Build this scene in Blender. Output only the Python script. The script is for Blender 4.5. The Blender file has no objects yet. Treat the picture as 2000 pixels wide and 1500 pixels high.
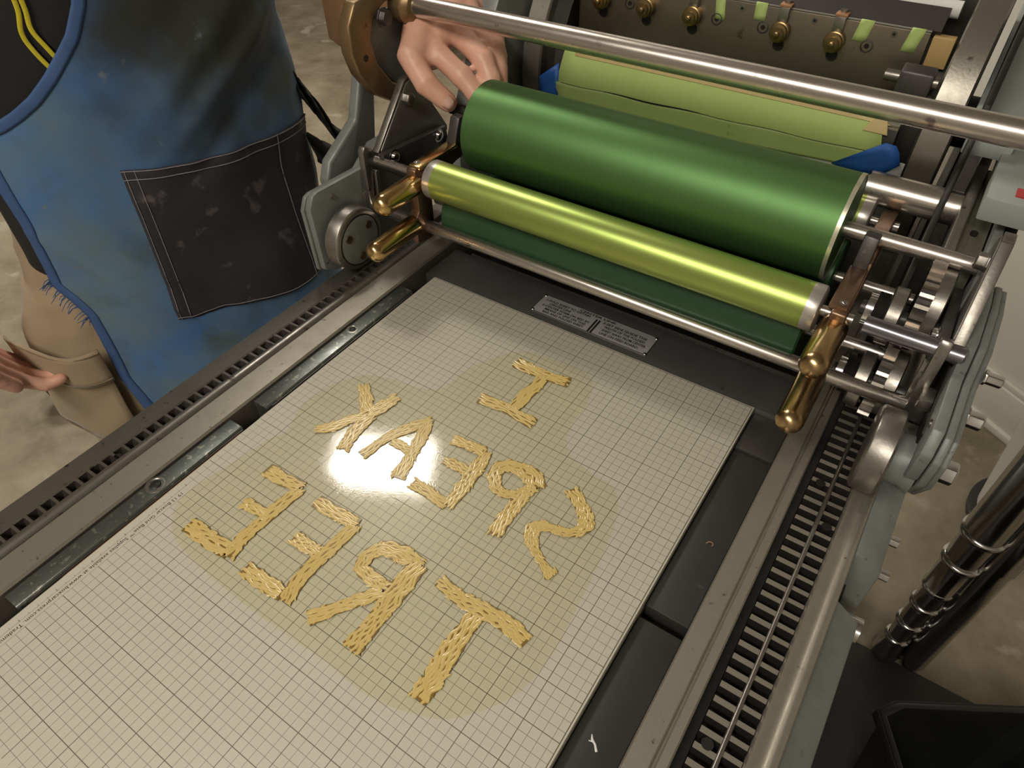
import bpy, bmesh, math, random
from mathutils import Vector, Matrix, noise
random.seed(7)
S = 0.0254                      # everything below is laid out in inches
scene = bpy.context.scene
COL = scene.collection
PI = math.pi

# ------------------------------------------------------------------ camera
CAMP = Vector((15.066, -16.684, 16.151))
_r0 = Vector((0.8277, 0.5610, -0.0138))
_r1 = Vector((0.3828, -0.5825, -0.7170))
_r2 = Vector((-0.4103, 0.5881, -0.6970))
RQ = None
def rodr(w):
    t = w.length; k = w / t
    K = Matrix(((0, -k.z, k.y), (k.z, 0, -k.x), (-k.y, k.x, 0)))
    return Matrix.Identity(3) + K * math.sin(t) + (K @ K) * (1 - math.cos(t))
RM = rodr(Vector((2.2749, 0.6833, -0.3007)))
cam = bpy.data.cameras.new('camera')
cam.sensor_fit = 'HORIZONTAL'; cam.sensor_width = 36.0
cam.lens = 1343.24 / 2000 * 36
cam.clip_start = 0.02; cam.clip_end = 60
camo = bpy.data.objects.new('camera', cam); COL.objects.link(camo)
m = Matrix.Identity(4)
for i in range(3):
    m[i][0] = RM[0][i]; m[i][1] = -RM[1][i]; m[i][2] = -RM[2][i]; m[i][3] = CAMP[i] * S
camo.matrix_world = m
scene.camera = camo

# ------------------------------------------------------------------ world, exposure
w = bpy.data.worlds.new('world'); scene.world = w; w.use_nodes = True
w.node_tree.nodes['Background'].inputs[0].default_value = (1.0, 0.96, 0.9, 1)
w.node_tree.nodes['Background'].inputs[1].default_value = 0.25
scene.view_settings.view_transform = 'Standard'
scene.view_settings.look = 'None'
scene.view_settings.gamma = 1.0
scene.view_settings.use_curve_mapping = False
scene.view_settings.exposure = -0.72

FLOOR = -36.0
CEIL = 66.0
# ceiling lamps: centre x, y, size x, size y, turn, power (W)
LAMPS = [(-37.4, 25.2, 15, 9.5, 28, 21.0),
         (8, -62, 58, 10, -33, 62.0),
         (-92, 38, 24, 24, -33, 75.0),  # unseen panel, added to brighten the floor on the left
         (-30, 92, 48, 14, -33, 12.0)]

# ------------------------------------------------------------------ helpers
class MB:
    def __init__(s): s.v = []; s.f = []
    def add(s, vs, fs):
        o = len(s.v); s.v += [Vector(p) for p in vs]; s.f += [tuple(i + o for i in f) for f in fs]; return s
    def box(s, x0, x1, y0, y1, z0, z1):
        return s.add([(x0,y0,z0),(x1,y0,z0),(x1,y1,z0),(x0,y1,z0),(x0,y0,z1),(x1,y0,z1),(x1,y1,z1),(x0,y1,z1)],
            [(0,3,2,1),(4,5,6,7),(0,1,5,4),(1,2,6,5),(2,3,7,6),(3,0,4,7)])
    def bar(s, p0, p1, w, h, up=(0,0,1)):
        p0 = Vector(p0); p1 = Vector(p1); d = (p1-p0).normalized(); up = Vector(up)
        a = d.cross(up).normalized() * (w/2); b = a.cross(d).normalized() * (h/2)
        vs = [p0-a-b, p0+a-b, p0+a+b, p0-a+b, p1-a-b, p1+a-b, p1+a+b, p1-a+b]
        return s.add(vs, [(0,1,2,3),(7,6,5,4),(0,4,5,1),(1,5,6,2),(2,6,7,3),(3,7,4,0)])
    def rings(s, rings, closed=False, cap=True):
        n = len(rings[0]); vs = [p for r in rings for p in r]; fs = []
        m = len(rings)
        for i in range(m if closed else m-1):
            j = (i+1) % m
            for k in range(n):
                l = (k+1) % n
                fs.append((i*n+k, i*n+l, j*n+l, j*n+k))
        if cap and not closed:
            fs.append(tuple(range(n))[::-1]); fs.append(tuple((m-1)*n+k for k in range(n)))
        return s.add(vs, fs)
    def lathe(s, p0, d, prof, n=32, cap=True, phase=0):
        p0 = Vector(p0); d = Vector(d).normalized()
        u = d.orthogonal().normalized(); v = d.cross(u)
        if abs(d.x) > .99: u = Vector((0,1,0)); v = d.cross(u)
        R = []
        for t, r in prof:
            c = p0 + d*t
            R.append([c + u*(r*math.cos(2*PI*k/n+phase)) + v*(r*math.sin(2*PI*k/n+phase)) for k in range(n)])
        return s.rings(R, cap=cap)
    def cyl(s, p0, p1, r, r1=None, n=32):
        p0 = Vector(p0); p1 = Vector(p1); L = (p1-p0).length
        return s.lathe(p0, p1-p0, [(0,r),(L, r if r1 is None else r1)], n)
    def tube(s, pts, rad, n=10, flat=1.0, up=(0,0,1), cap=True):
        pts = [Vector(p) for p in pts]; up = Vector(up)
        if not isinstance(rad, (list, tuple)): rad = [rad]*len(pts)
        R = []
        for i, p in enumerate(pts):
            d = (pts[min(i+1,len(pts)-1)] - pts[max(i-1,0)])
            d = d.normalized() if d.length > 1e-9 else Vector((0,0,1))
            a = d.cross(up)
            if a.length < 1e-4: a = d.orthogonal()
            a.normalize(); b = a.cross(d).normalized()
            R.append([p + a*(rad[i]*math.cos(2*PI*k/n)) + b*(rad[i]*flat*math.sin(2*PI*k/n)) for k in range(n)])
        return s.rings(R, cap=cap)
    def prism(s, poly, a0, a1, axis='x'):
        n = len(poly)
        def P(a, q):
            if axis == 'x': return (a, q[0], q[1])
            if axis == 'y': return (q[0], a, q[1])
            return (q[0], q[1], a)
        vs = [P(a0,q) for q in poly] + [P(a1,q) for q in poly]
        fs = [tuple(range(n))[::-1], tuple(range(n, 2*n))] + [(k,(k+1)%n,n+(k+1)%n,n+k) for k in range(n)]
        return s.add(vs, fs)
    def grid(s, P):
        m = len(P); n = len(P[0]); o = []
        return s.add([p for r in P for p in r], [(i*n+k, i*n+k+1, (i+1)*n+k+1, (i+1)*n+k) for i in range(m-1) for k in range(n-1)])
    def sphere(s, c, r, n=16, m=10, sq=(1,1,1)):
        c = Vector(c); R = []
        for i in range(m+1):
            t = PI*min(max(i/m, .02), .98)
            R.append([c + Vector((r*sq[0]*math.sin(t)*math.cos(2*PI*k/n), r*sq[1]*math.sin(t)*math.sin(2*PI*k/n), -r*sq[2]*math.cos(t))) for k in range(n)])
        return s.rings(R)

LOC = {}
def finish(me, angle=35):
    me.shade_smooth()
    me.set_sharp_from_angle(angle=math.radians(angle))
def build(mb, name, mat, parent=None, bevel=0, segs=2, angle=35, solid=0, kind=None, label=None, origin=None, flatshade=False):
    o0 = LOC.get(parent, Vector(origin) if origin is not None else Vector((0,0,0)))
    me = bpy.data.meshes.new(name)
    me.from_pydata([(p-o0)*S for p in mb.v], [], mb.f)
    bm = bmesh.new(); bm.from_mesh(me)
    bmesh.ops.recalc_face_normals(bm, faces=bm.faces)
    if bevel:
        es = [e for e in bm.edges if len(e.link_faces) == 2 and e.calc_face_angle(0) > math.radians(angle)]
        try: bmesh.ops.bevel(bm, geom=es, offset=bevel*S, segments=segs, profile=.5, affect='EDGES', clamp_overlap=True)
        except Exception: pass
    bm.to_mesh(me); bm.free()
    if not flatshade: finish(me, angle)
    if mat: me.materials.append(mat)
    o = bpy.data.objects.new(name, me); COL.objects.link(o)
    if parent: o.parent = parent
    else: o.location = o0*S
    LOC[o] = o0
    if kind: o['kind'] = kind
    if label: o['label'] = label
    if solid:
        md = o.modifiers.new('solidify', 'SOLIDIFY'); md.thickness = solid*S; md.offset = 0
    return o
def thing(name, label, cat, loc, group=None):
    o = bpy.data.objects.new(name, None); COL.objects.link(o)
    o.empty_display_size = .02
    o.location = Vector(loc)*S; LOC[o] = Vector(loc)
    o['label'] = label; o['category'] = cat
    if group: o['group'] = group
    return o
def tag(o, label, cat, group=None):
    o['label'] = label; o['category'] = cat
    if group: o['group'] = group
    return o
def inst(src, name, parent, off, rot=None):
    c = src.copy(); COL.objects.link(c); c.name = name; c.parent = parent
    c.location = Vector(src.location) + Vector(off)*S
    LOC[c] = LOC[src]
    return c

# ------------------------------------------------------------------ materials
MATS = {}
def mat(name, col, metal=0.0, rough=.5, col2=None, scale=3.0, var=.5, bump=0.0, bscale=30, rvar=0.1, stretch=None, spots=None, spotscale=20, spotamt=.62, coat=0, spec=.5, aniso=0, sheen=0, detail=6):
    if name in MATS: return MATS[name]
    m = bpy.data.materials.new(name); m.use_nodes = True; nt = m.node_tree; N = nt.nodes; L = nt.links
    b = N['Principled BSDF']
    b.inputs['Metallic'].default_value = metal; b.inputs['Roughness'].default_value = rough
    b.inputs['Specular IOR Level'].default_value = spec
    if coat: b.inputs['Coat Weight'].default_value = coat; b.inputs['Coat Roughness'].default_value = .15
    if aniso: b.inputs['Anisotropic'].default_value = aniso
    if sheen: b.inputs['Sheen Weight'].default_value = sheen
    tc = N.new('ShaderNodeTexCoord'); mp = N.new('ShaderNodeMapping')
    mp.inputs['Scale'].default_value = [(1/S)*(k) for k in (stretch or (1,1,1))]
    L.new(tc.outputs['Object'], mp.inputs['Vector'])
    n1 = N.new('ShaderNodeTexNoise'); n1.inputs['Scale'].default_value = scale*.3; n1.inputs['Detail'].default_value = detail; n1.inputs['Roughness'].default_value = .65
    L.new(mp.outputs[0], n1.inputs['Vector'])
    cr = N.new('ShaderNodeMapRange'); cr.inputs[1].default_value = .5-var*.4; cr.inputs[2].default_value = .5+var*.4
    L.new(n1.outputs['Fac'], cr.inputs[0])
    mx = N.new('ShaderNodeMix'); mx.data_type = 'RGBA'
    c2 = col2 or tuple(c*.72 for c in col)
    mx.inputs[6].default_value = (*col, 1); mx.inputs[7].default_value = (*c2, 1)
    L.new(cr.outputs[0], mx.inputs[0])
    out = mx.outputs[2]
    if spots:
        n2 = N.new('ShaderNodeTexNoise'); n2.inputs['Scale'].default_value = spotscale*.3; n2.inputs['Detail'].default_value = 4
        L.new(mp.outputs[0], n2.inputs['Vector'])
        c3 = N.new('ShaderNodeMapRange'); c3.inputs[1].default_value = spotamt; c3.inputs[2].default_value = spotamt+.07
        L.new(n2.outputs['Fac'], c3.inputs[0])
        m2 = N.new('ShaderNodeMix'); m2.data_type = 'RGBA'; m2.inputs[7].default_value = (*spots, 1)
        L.new(out, m2.inputs[6]); L.new(c3.outputs[0], m2.inputs[0]); out = m2.outputs[2]
    L.new(out, b.inputs['Base Color'])
    if rvar:
        rr = N.new('ShaderNodeMapRange'); rr.inputs[3].default_value = max(.02, rough-rvar); rr.inputs[4].default_value = rough+rvar
        rr.inputs[1].default_value = .3; rr.inputs[2].default_value = .7
        L.new(n1.outputs['Fac'], rr.inputs[0]); L.new(rr.outputs[0], b.inputs['Roughness'])
    if bump:
        n3 = N.new('ShaderNodeTexNoise'); n3.inputs['Scale'].default_value = bscale*.3; n3.inputs['Detail'].default_value = 3
        L.new(mp.outputs[0], n3.inputs['Vector'])
        bp = N.new('ShaderNodeBump'); bp.inputs['Strength'].default_value = bump; bp.inputs['Distance'].default_value = .02*S
        L.new(n3.outputs['Fac'], bp.inputs['Height']); L.new(bp.outputs[0], b.inputs['Normal'])
    MATS[name] = m
    return m
STEEL   = mat('worn_steel', (.40,.37,.33), .9, .36, (.20,.18,.16), 2.2, .55, .15, 40, .1, spots=(.10,.08,.07), spotscale=9, spotamt=.66)
BEARER  = mat('machined_steel', (.46,.42,.35), .75, .42, (.33,.295,.245), 2.5, .6, .12, 60, .08, spots=(.16,.13,.10), spotscale=14, spotamt=.68)
DARK    = mat('dark_steel', (.11,.10,.098), .6, .42, (.06,.055,.05), 2.0, .6, .15, 40, .12, spots=(.18,.14,.11), spotscale=8, spotamt=.68)
GREASY  = mat('greasy_iron', (.045,.04,.036), .6, .5, (.02,.018,.016), 2, .6, .2, 30, .1)
ROD     = mat('polished_rod', (.64,.59,.53), .95, .28, (.52,.47,.43), 1.2, .6, 0, 60, .05, spots=(.24,.20,.19), spotscale=6, spotamt=.68)
CHROME  = mat('chrome', (.66,.65,.63), 1, .17, (.52,.51,.50), 1, .5, 0, 10, .04)
GREY    = mat('grey_paint', (.24,.25,.235), .2, .45, (.15,.155,.145), 2.0, .6, .12, 30, .1, spots=(.08,.08,.08), spotscale=12, spotamt=.68)
GREYL   = mat('pale_grey_paint', (.36,.38,.355), .1, .45, (.31,.33,.31), 1.2, .6, .08, 30, .08, spots=(.22,.22,.21), spotscale=14, spotamt=.72)
BRONZE  = mat('polished_bronze', (.76,.54,.25), 1, .17, (.62,.42,.18), 2.0, .6, .03, 30, .05, spots=(.40,.22,.12), spotscale=6, spotamt=.72)
BRONZEW = mat('worn_bronze', (.56,.39,.19), 1, .25, (.42,.28,.14), 1.6, .6, .04, 30, .08, spots=(.26,.16,.10), spotscale=7, spotamt=.68)
BRONZED = mat('tarnished_bronze', (.32,.20,.125), .9, .36, (.20,.125,.085), 2.2, .6, .1, 30, .1, spots=(.10,.07,.11), spotscale=7, spotamt=.62)
BRASSO  = mat('old_brass', (.34,.24,.11), .95, .34, (.20,.14,.07), 2.5, .6, .05, 30, .08)
CASTB   = mat('bronze_paint', (.30,.20,.10), .7, .40, (.22,.145,.075), 1.6, .6, .08, 30, .08, spots=(.12,.08,.05), spotscale=10, spotamt=.7)
GRIPFACE= mat('browned_steel', (.27,.23,.17), .85, .40, (.15,.125,.09), 1.2, .6, .12, 40, .1, spots=(.10,.07,.045), spotscale=5, spotamt=.66)
BLACKW  = mat('black_furniture', (.035,.033,.030), 0, .5, (.024,.022,.02), 1.5, .5, .12, 50, .1, spots=(.09,.085,.08), spotscale=5, spotamt=.72)
BLACKP  = mat('black_plastic', (.012,.012,.012), 0, .32, (.018,.018,.018), 1, .5, .05, 40, .08)
LOCKUP  = mat('lockup_metal', (.24,.25,.24), .85, .34, (.10,.115,.10), 1.6, .8, .2, 40, .12, spots=(.38,.37,.30), spotscale=18, spotamt=.58)
COPPER  = mat('copper_strip', (.55,.30,.17), .5, .5, (.42,.22,.12), 3, .5)
CONCRETE= mat('concrete', (.32,.27,.195), 0, .6, (.15,.12,.075), .45, .45, .15, 6, .1, spots=(.37,.325,.25), spotscale=.7, spotamt=.63, detail=10)
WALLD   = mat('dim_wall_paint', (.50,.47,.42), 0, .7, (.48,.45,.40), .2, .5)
WALLP   = mat('wall_paint', (.70,.67,.60), 0, .6, (.68,.65,.58), .2, .5)
CEILP   = mat('ceiling_paint', (.52,.50,.47), 0, .8, (.50,.48,.45), .2, .5)
DENIM   = None
SKIN    = mat('skin', (.74,.44,.33), 0, .45, (.64,.31,.22), 2.6, .7, .35, 26, .06)
KHAKI   = mat('khaki_cotton', (.37,.28,.175), 0, .85, (.30,.22,.135), .8, .6, .35, 60, 0, sheen=.2)
SHIRT   = mat('black_cotton', (.010,.0095,.010), 0, .85, (.016,.014,.013), 1, .5, .3, 50, 0)
POCKET  = mat('charcoal_cotton', (.026,.023,.029), 0, .8, (.040,.036,.042), .8, .7, .4, 60, 0, spots=(.11,.095,.095), spotscale=2.4, spotamt=.63)
THREAD  = mat('pale_thread', (.30,.28,.30), 0, .8)
YELLOW  = mat('yellow_print', (.72,.60,.03), 0, .6)
WHITEP  = mat('white_paper', (.72,.71,.68), 0, .6, (.68,.67,.64), 1, .5)
TAPEG   = mat('green_tape', (.50,.63,.22), 0, .55, (.46,.59,.19), .8, .6, .08, 30, 0, spots=(.30,.44,.12), spotscale=3, spotamt=.68)
TAPEG2  = mat('green_tape_lower', (.51,.64,.25), 0, .55, (.44,.57,.20), 1.2, .6, .08, 30, 0, spots=(.25,.38,.12), spotscale=5, spotamt=.68)
TAPET   = mat('tan_tape', (.62,.44,.22), 0, .55, (.58,.48,.20), 1.5, .6)
TAPEB   = mat('blue_tape', (.025,.13,.50), 0, .55, (.02,.11,.42), 1.5, .6, .1, 20)
BROWNBOX= mat('brown_wood', (.30,.17,.08), 0, .5, (.24,.13,.06), .6, .6)
RUBBER  = mat('form_rubber', (.028,.078,.030), .25, .34, (.022,.064,.026), 1, .5, .03, 30, .05)
INK     = mat('black_ink', (.012,.010,.009), 0, .5)
CORK    = mat('tan_cork', (.50,.34,.14), 0, .6, (.44,.29,.11), 2, .6)
SOLE    = mat('shoe_rubber', (.45,.52,.62), 0, .6)
SHOEB   = mat('shoe_canvas', (.01,.011,.014), 0, .7)
HAIR    = mat('hair', (.05,.035,.025), 0, .6, (.03,.02,.015), 4, .7)

def anodised(name, c1, c2, rough, ink=False):
    m = bpy.data.materials.new(name); m.use_nodes = True; nt = m.node_tree; N = nt.nodes; L = nt.links
    b = N['Principled BSDF']; b.inputs['Metallic'].default_value = .8; b.inputs['Roughness'].default_value = rough
    tc = N.new('ShaderNodeTexCoord'); mp = N.new('ShaderNodeMapping'); mp.inputs['Scale'].default_value = (40, 1.2, 1.2)
    L.new(tc.outputs['Object'], mp.inputs[0])
    n = N.new('ShaderNodeTexNoise'); n.inputs['Scale'].default_value = 2.5; n.inputs['Detail'].default_value = 5
    L.new(mp.outputs[0], n.inputs['Vector'])
    mx = N.new('ShaderNodeMix'); mx.data_type = 'RGBA'; mx.inputs[6].default_value = (*c1,1); mx.inputs[7].default_value = (*c2,1)
    L.new(n.outputs['Fac'], mx.inputs[0])
    L.new(mx.outputs[2], b.inputs['Base Color'])
    rr = N.new('ShaderNodeMapRange'); rr.inputs[3].default_value = rough-.005; rr.inputs[4].default_value = rough+.01
    L.new(n.outputs['Fac'], rr.inputs[0]); L.new(rr.outputs[0], b.inputs['Roughness'])
    return m
DRUMG = anodised('drum_green', (.105,.215,.07), (.095,.20,.065), .5)
RIDERG = anodised('rider_green', (.37,.47,.12), (.35,.45,.11), .36)

# grid base print: 1/4 inch lines with heavier inch lines
def grid_material():
    m = bpy.data.materials.new('printed_grid'); m.use_nodes = True; nt = m.node_tree; N = nt.nodes; L = nt.links
    b = N['Principled BSDF']; b.inputs['Roughness'].default_value = .38
    b.inputs['Specular IOR Level'].default_value = .45
    tc = N.new('ShaderNodeTexCoord'); sx = N.new('ShaderNodeSeparateXYZ'); L.new(tc.outputs['Object'], sx.inputs[0])
    def math_(op, a, bb=None, c=None):
        n = N.new('ShaderNodeMath'); n.operation = op
        for i, v in enumerate((a, bb, c)):
            if v is None: continue
            if isinstance(v, (int, float)): n.inputs[i].default_value = v
            else: L.new(v, n.inputs[i])
        return n.outputs[0]
    X = math_('MULTIPLY', sx.outputs[0], 1/S); Y = math_('MULTIPLY', sx.outputs[1], -1/S); Zc = sx.outputs[2]
    def line(c, period, half):   # 1 on a line
        d = math_('PINGPONG', c, period/2)
        return math_('SUBTRACT', 1, math_('SMOOTHSTEP', d, half*.55, half*1.25) if False else smooth(d, half))
    def smooth(d, half):
        mr = N.new('ShaderNodeMapRange'); mr.interpolation_type = 'LINEAR'
        mr.inputs[1].default_value = half*.6; mr.inputs[2].default_value = half*1.4
        L.new(d, mr.inputs[0]); return mr.outputs[0]
    minx = math_('MULTIPLY', line(X, .25, .0062), .72); majx = line(X, 1.0, .0088)
    miny = math_('MULTIPLY', line(Y, .25, .0062), .72); majy = line(Y, 1.0, .0088)
    # rows and columns stop at the border; along the lettered edge the rows stop short
    inx = math_('MULTIPLY', math_('GREATER_THAN', X, .06), math_('LESS_THAN', X, 12.945))
    iny = math_('MULTIPLY', math_('GREATER_THAN', Y, .055), math_('LESS_THAN', Y, 18.94))
    inside = math_('MULTIPLY', inx, iny)
    lettered = math_('GREATER_THAN', Y, 11.85)
    rowmask = math_('SUBTRACT', 1, math_('MULTIPLY', lettered, math_('LESS_THAN', X, .5)))
    colmask = math_('SUBTRACT', 1, math_('MULTIPLY', math_('GREATER_THAN', Y, 11.85), math_('LESS_THAN', X, .18)))
    tick = math_('MULTIPLY', math_('GREATER_THAN', X, .19), math_('LESS_THAN', X, .27))
    rows = math_('MULTIPLY', math_('MAXIMUM', miny, majy), math_('MAXIMUM', rowmask, tick))
    cols = math_('MULTIPLY', math_('MAXIMUM', minx, majx), colmask)
    g = math_('MULTIPLY', math_('MAXIMUM', rows, cols), inside)
    bx = math_('LESS_THAN', math_('ABSOLUTE', math_('SUBTRACT', X, 12.94)), .011)
    by = math_('LESS_THAN', math_('ABSOLUTE', math_('SUBTRACT', Y, .06)), .011)
    bord = math_('MAXIMUM', math_('MULTIPLY', bx, math_('GREATER_THAN', Y, .05)), math_('MULTIPLY', by, math_('LESS_THAN', X, 12.95)))
    g = math_('MAXIMUM', g, bord)
    top = math_('GREATER_THAN', Zc, .846*S)
    g = math_('MULTIPLY', math_('MULTIPLY', g, top), .86)
    n1 = N.new('ShaderNodeTexNoise'); n1.inputs['Scale'].default_value = 22; n1.inputs['Detail'].default_value = 6
    L.new(tc.outputs['Object'], n1.inputs['Vector'])
    mx = N.new('ShaderNodeMix'); mx.data_type = 'RGBA'
    mx.inputs[6].default_value = (.535,.50,.41,1); mx.inputs[7].default_value = (.51,.475,.395,1)
    L.new(n1.outputs['Fac'], mx.inputs[0])
    m2 = N.new('ShaderNodeMix'); m2.data_type = 'RGBA'; m2.inputs[7].default_value = (.035,.028,.018,1)
    L.new(mx.outputs[2], m2.inputs[6]); L.new(g, m2.inputs[0])
    L.new(m2.outputs[2], b.inputs['Base Color'])
    mp = N.new('ShaderNodeMapping'); mp.inputs['Scale'].default_value = (1500, 260, 400); mp.inputs['Rotation'].default_value = (0,0,.5)
    L.new(tc.outputs['Object'], mp.inputs[0])
    n2 = N.new('ShaderNodeTexNoise'); n2.inputs['Scale'].default_value = 1.0; n2.inputs['Detail'].default_value = 2; L.new(mp.outputs[0], n2.inputs['Vector'])
    bp = N.new('ShaderNodeBump'); bp.inputs['Strength'].default_value = .10; bp.inputs['Distance'].default_value = .0003
    L.new(n2.outputs['Fac'], bp.inputs['Height']); L.new(bp.outputs[0], b.inputs['Normal'])
    return m
GRID = grid_material()

def film_material():
    m = bpy.data.materials.new('clear_yellow_film'); m.use_nodes = True; nt = m.node_tree; N = nt.nodes; L = nt.links
    N.remove(N['Principled BSDF']); out = N['Material Output']
    t = N.new('ShaderNodeBsdfTransparent'); t.inputs[0].default_value = (.991,.989,.952,1)
    g = N.new('ShaderNodeBsdfGlossy'); g.inputs['Roughness'].default_value = .05; g.inputs[0].default_value = (1,1,1,1)
    tc = N.new('ShaderNodeTexCoord'); nz = N.new('ShaderNodeTexNoise'); nz.inputs['Scale'].default_value = 900; nz.inputs['Detail'].default_value = 2
    L.new(tc.outputs['Object'], nz.inputs['Vector'])
    bp = N.new('ShaderNodeBump'); bp.inputs['Strength'].default_value = .06; bp.inputs['Distance'].default_value = .0003
    L.new(nz.outputs['Fac'], bp.inputs['Height']); L.new(bp.outputs[0], g.inputs['Normal'])
    fr = N.new('ShaderNodeFresnel'); fr.inputs[0].default_value = 1.45
    ge = N.new('ShaderNodeNewGeometry'); om = N.new('ShaderNodeMath'); om.operation = 'SUBTRACT'; om.inputs[0].default_value = 1; L.new(ge.outputs['Backfacing'], om.inputs[1])
    fm = N.new('ShaderNodeMath'); fm.operation = 'MULTIPLY'; L.new(fr.outputs[0], fm.inputs[0]); L.new(om.outputs[0], fm.inputs[1])
    mx = N.new('ShaderNodeMixShader'); L.new(fm.outputs[0], mx.inputs[0]); L.new(t.outputs[0], mx.inputs[1]); L.new(g.outputs[0], mx.inputs[2])
    L.new(mx.outputs[0], out.inputs[0])
    return m
FILMM = film_material()
def polymer_material():
    m = bpy.data.materials.new('amber_polymer'); m.use_nodes = True; nt = m.node_tree; N = nt.nodes; L = nt.links
    b = N['Principled BSDF']; b.inputs['Roughness'].default_value = .3; b.inputs['Coat Weight'].default_value = .5; b.inputs['Coat Roughness'].default_value = .12; b.inputs['Specular IOR Level'].default_value = .5
    tc = N.new('ShaderNodeTexCoord'); nz = N.new('ShaderNodeTexNoise'); nz.inputs['Scale'].default_value = 120; nz.inputs['Detail'].default_value = 4
    L.new(tc.outputs['Object'], nz.inputs['Vector'])
    mx = N.new('ShaderNodeMix'); mx.data_type = 'RGBA'; mx.inputs[6].default_value = (.55,.385,.115,1); mx.inputs[7].default_value = (.66,.50,.19,1)
    L.new(nz.outputs['Fac'], mx.inputs[0]); L.new(mx.outputs[2], b.inputs['Base Color'])
    b.inputs['Subsurface Weight'].default_value = 0
    return m
POLY = polymer_material()
GROOVE = mat('amber_groove', (.24,.14,.028), 0, .3, (.19,.11,.02), 4, .6)

def denim_material():
    m = bpy.data.materials.new('blue_apron_cotton'); m.use_nodes = True; nt = m.node_tree; N = nt.nodes; L = nt.links
    b = N['Principled BSDF']; b.inputs['Roughness'].default_value = .85; b.inputs['Sheen Weight'].default_value = .15
    tc = N.new('ShaderNodeTexCoord'); mp = N.new('ShaderNodeMapping'); mp.inputs['Scale'].default_value = (1/S,)*3
    L.new(tc.outputs['Object'], mp.inputs[0])
    def noise_(sc, lo, hi, det=4, vec=None):
        n = N.new('ShaderNodeTexNoise'); n.inputs['Scale'].default_value = sc; n.inputs['Detail'].default_value = det
        L.new(vec or mp.outputs[0], n.inputs['Vector'])
        r = N.new('ShaderNodeMapRange'); r.inputs[1].default_value = lo; r.inputs[2].default_value = hi; L.new(n.outputs['Fac'], r.inputs[0]); return r.outputs[0], n.outputs['Fac']
    def mix(f, a, c):
        x = N.new('ShaderNodeMix'); x.data_type = 'RGBA'; L.new(f, x.inputs[0])
        for i, v in ((6,a),(7,c)):
            if isinstance(v, tuple): x.inputs[i].default_value = (*v,1)
            else: L.new(v, x.inputs[i])
        return x.outputs[2]
    f1,_ = noise_(.22,.38,.62); f2,_ = noise_(.35,.55,.75); f3,_ = noise_(1.1,.66,.78)
    c = mix(f1, (.065,.17,.38), (.115,.185,.235))
    # ink and grease rubbed into the chest of the apron: a stain centred high on the bib
    pos = N.new('ShaderNodeVectorMath'); pos.operation = 'DISTANCE'
    stretch = N.new('ShaderNodeMapping'); stretch.inputs['Scale'].default_value = (1/S,1/S,.75/S)
    L.new(tc.outputs['Object'], stretch.inputs[0]); L.new(stretch.outputs[0], pos.inputs[0]); pos.inputs[1].default_value = STAIN
    add = N.new('ShaderNodeMath'); add.operation = 'MULTIPLY_ADD'; add.inputs[1].default_value = 5.0
    _, raw = noise_(.45, 0, 1); L.new(raw, add.inputs[0]); L.new(pos.outputs['Value'], add.inputs[2])
    r = N.new('ShaderNodeMapRange'); r.interpolation_type='SMOOTHSTEP'; r.inputs[1].default_value = 10.2; r.inputs[2].default_value = 4.6; L.new(add.outputs[0], r.inputs[0])
    c = mix(r.outputs[0], c, (.028,.030,.024))
    c = mix(f2, c, (.075,.10,.10))
    c = mix(f3, c, (.17,.19,.21))
    L.new(c, b.inputs['Base Color'])
    _, wv = noise_(60, 0, 1, 2)
    bp = N.new('ShaderNodeBump'); bp.inputs['Strength'].default_value = .4; bp.inputs['Distance'].default_value = .0004
    L.new(wv, bp.inputs['Height']); L.new(bp.outputs[0], b.inputs['Normal'])
    return m

def emitter(name, col, strength):
    m = bpy.data.materials.new(name); m.use_nodes = True; nt = m.node_tree
    b = nt.nodes['Principled BSDF']; b.inputs['Emission Color'].default_value = (*col,1); b.inputs['Emission Strength'].default_value = strength
    b.inputs['Base Color'].default_value = (.8,.8,.8,1)
    return m

# ------------------------------------------------------------------ room
W0 = Vector((28.2, 48.5, 0)); E1 = Vector((.833,-.553,0)); EN = Vector((-.553,-.833,0))
def rp(a, b, z): return W0 + E1*a + EN*b + Vector((0,0,z))
def rbox(mb, a0, a1, b0, b1, z0, z1):
    vs = [rp(a0,b0,z0),rp(a1,b0,z0),rp(a1,b1,z0),rp(a0,b1,z0),rp(a0,b0,z1),rp(a1,b0,z1),rp(a1,b1,z1),rp(a0,b1,z1)]
    return mb.add(vs, [(0,3,2,1),(4,5,6,7),(0,1,5,4),(1,2,6,5),(2,3,7,6),(3,0,4,7)])
A0, A1, B1 = -230, 80, 190
build(rbox(MB(), A0-4, A1+4, -4, B1+4, FLOOR-2, FLOOR), 'floor', CONCRETE, kind='structure', label='grey brown stained concrete floor')
build(rbox(MB(), A0-4, A1+4, -4, B1+4, CEIL, CEIL+2), 'ceiling', CEILP, kind='structure', label='white painted ceiling')
build(rbox(MB(), A0-4, A1+4, -4, 0, FLOOR, CEIL), 'wall_back', WALLP, kind='structure', label='off white painted wall behind the press')
build(rbox(MB(), A0-4, A1+4, B1, B1+4, FLOOR, CEIL), 'wall_front', WALLD, kind='structure')
build(rbox(MB(), A0-4, A0, 0, B1, FLOOR, CEIL), 'wall_left', WALLD, kind='structure')
build(rbox(MB(), A1, A1+4, 0, B1, FLOOR, CEIL), 'wall_right', WALLD, kind='structure')
bb = MB(); rbox(bb, A0, A1, 0, .75, FLOOR, FLOOR+4.6); rbox(bb, A0, A1, 0, .5, FLOOR+4.6, FLOOR+5.2); rbox(bb, A0, A1, 0, 1.2, FLOOR, FLOOR+.8)
build(bb, 'baseboard_back', WALLP, kind='structure', bevel=.15)

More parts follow.
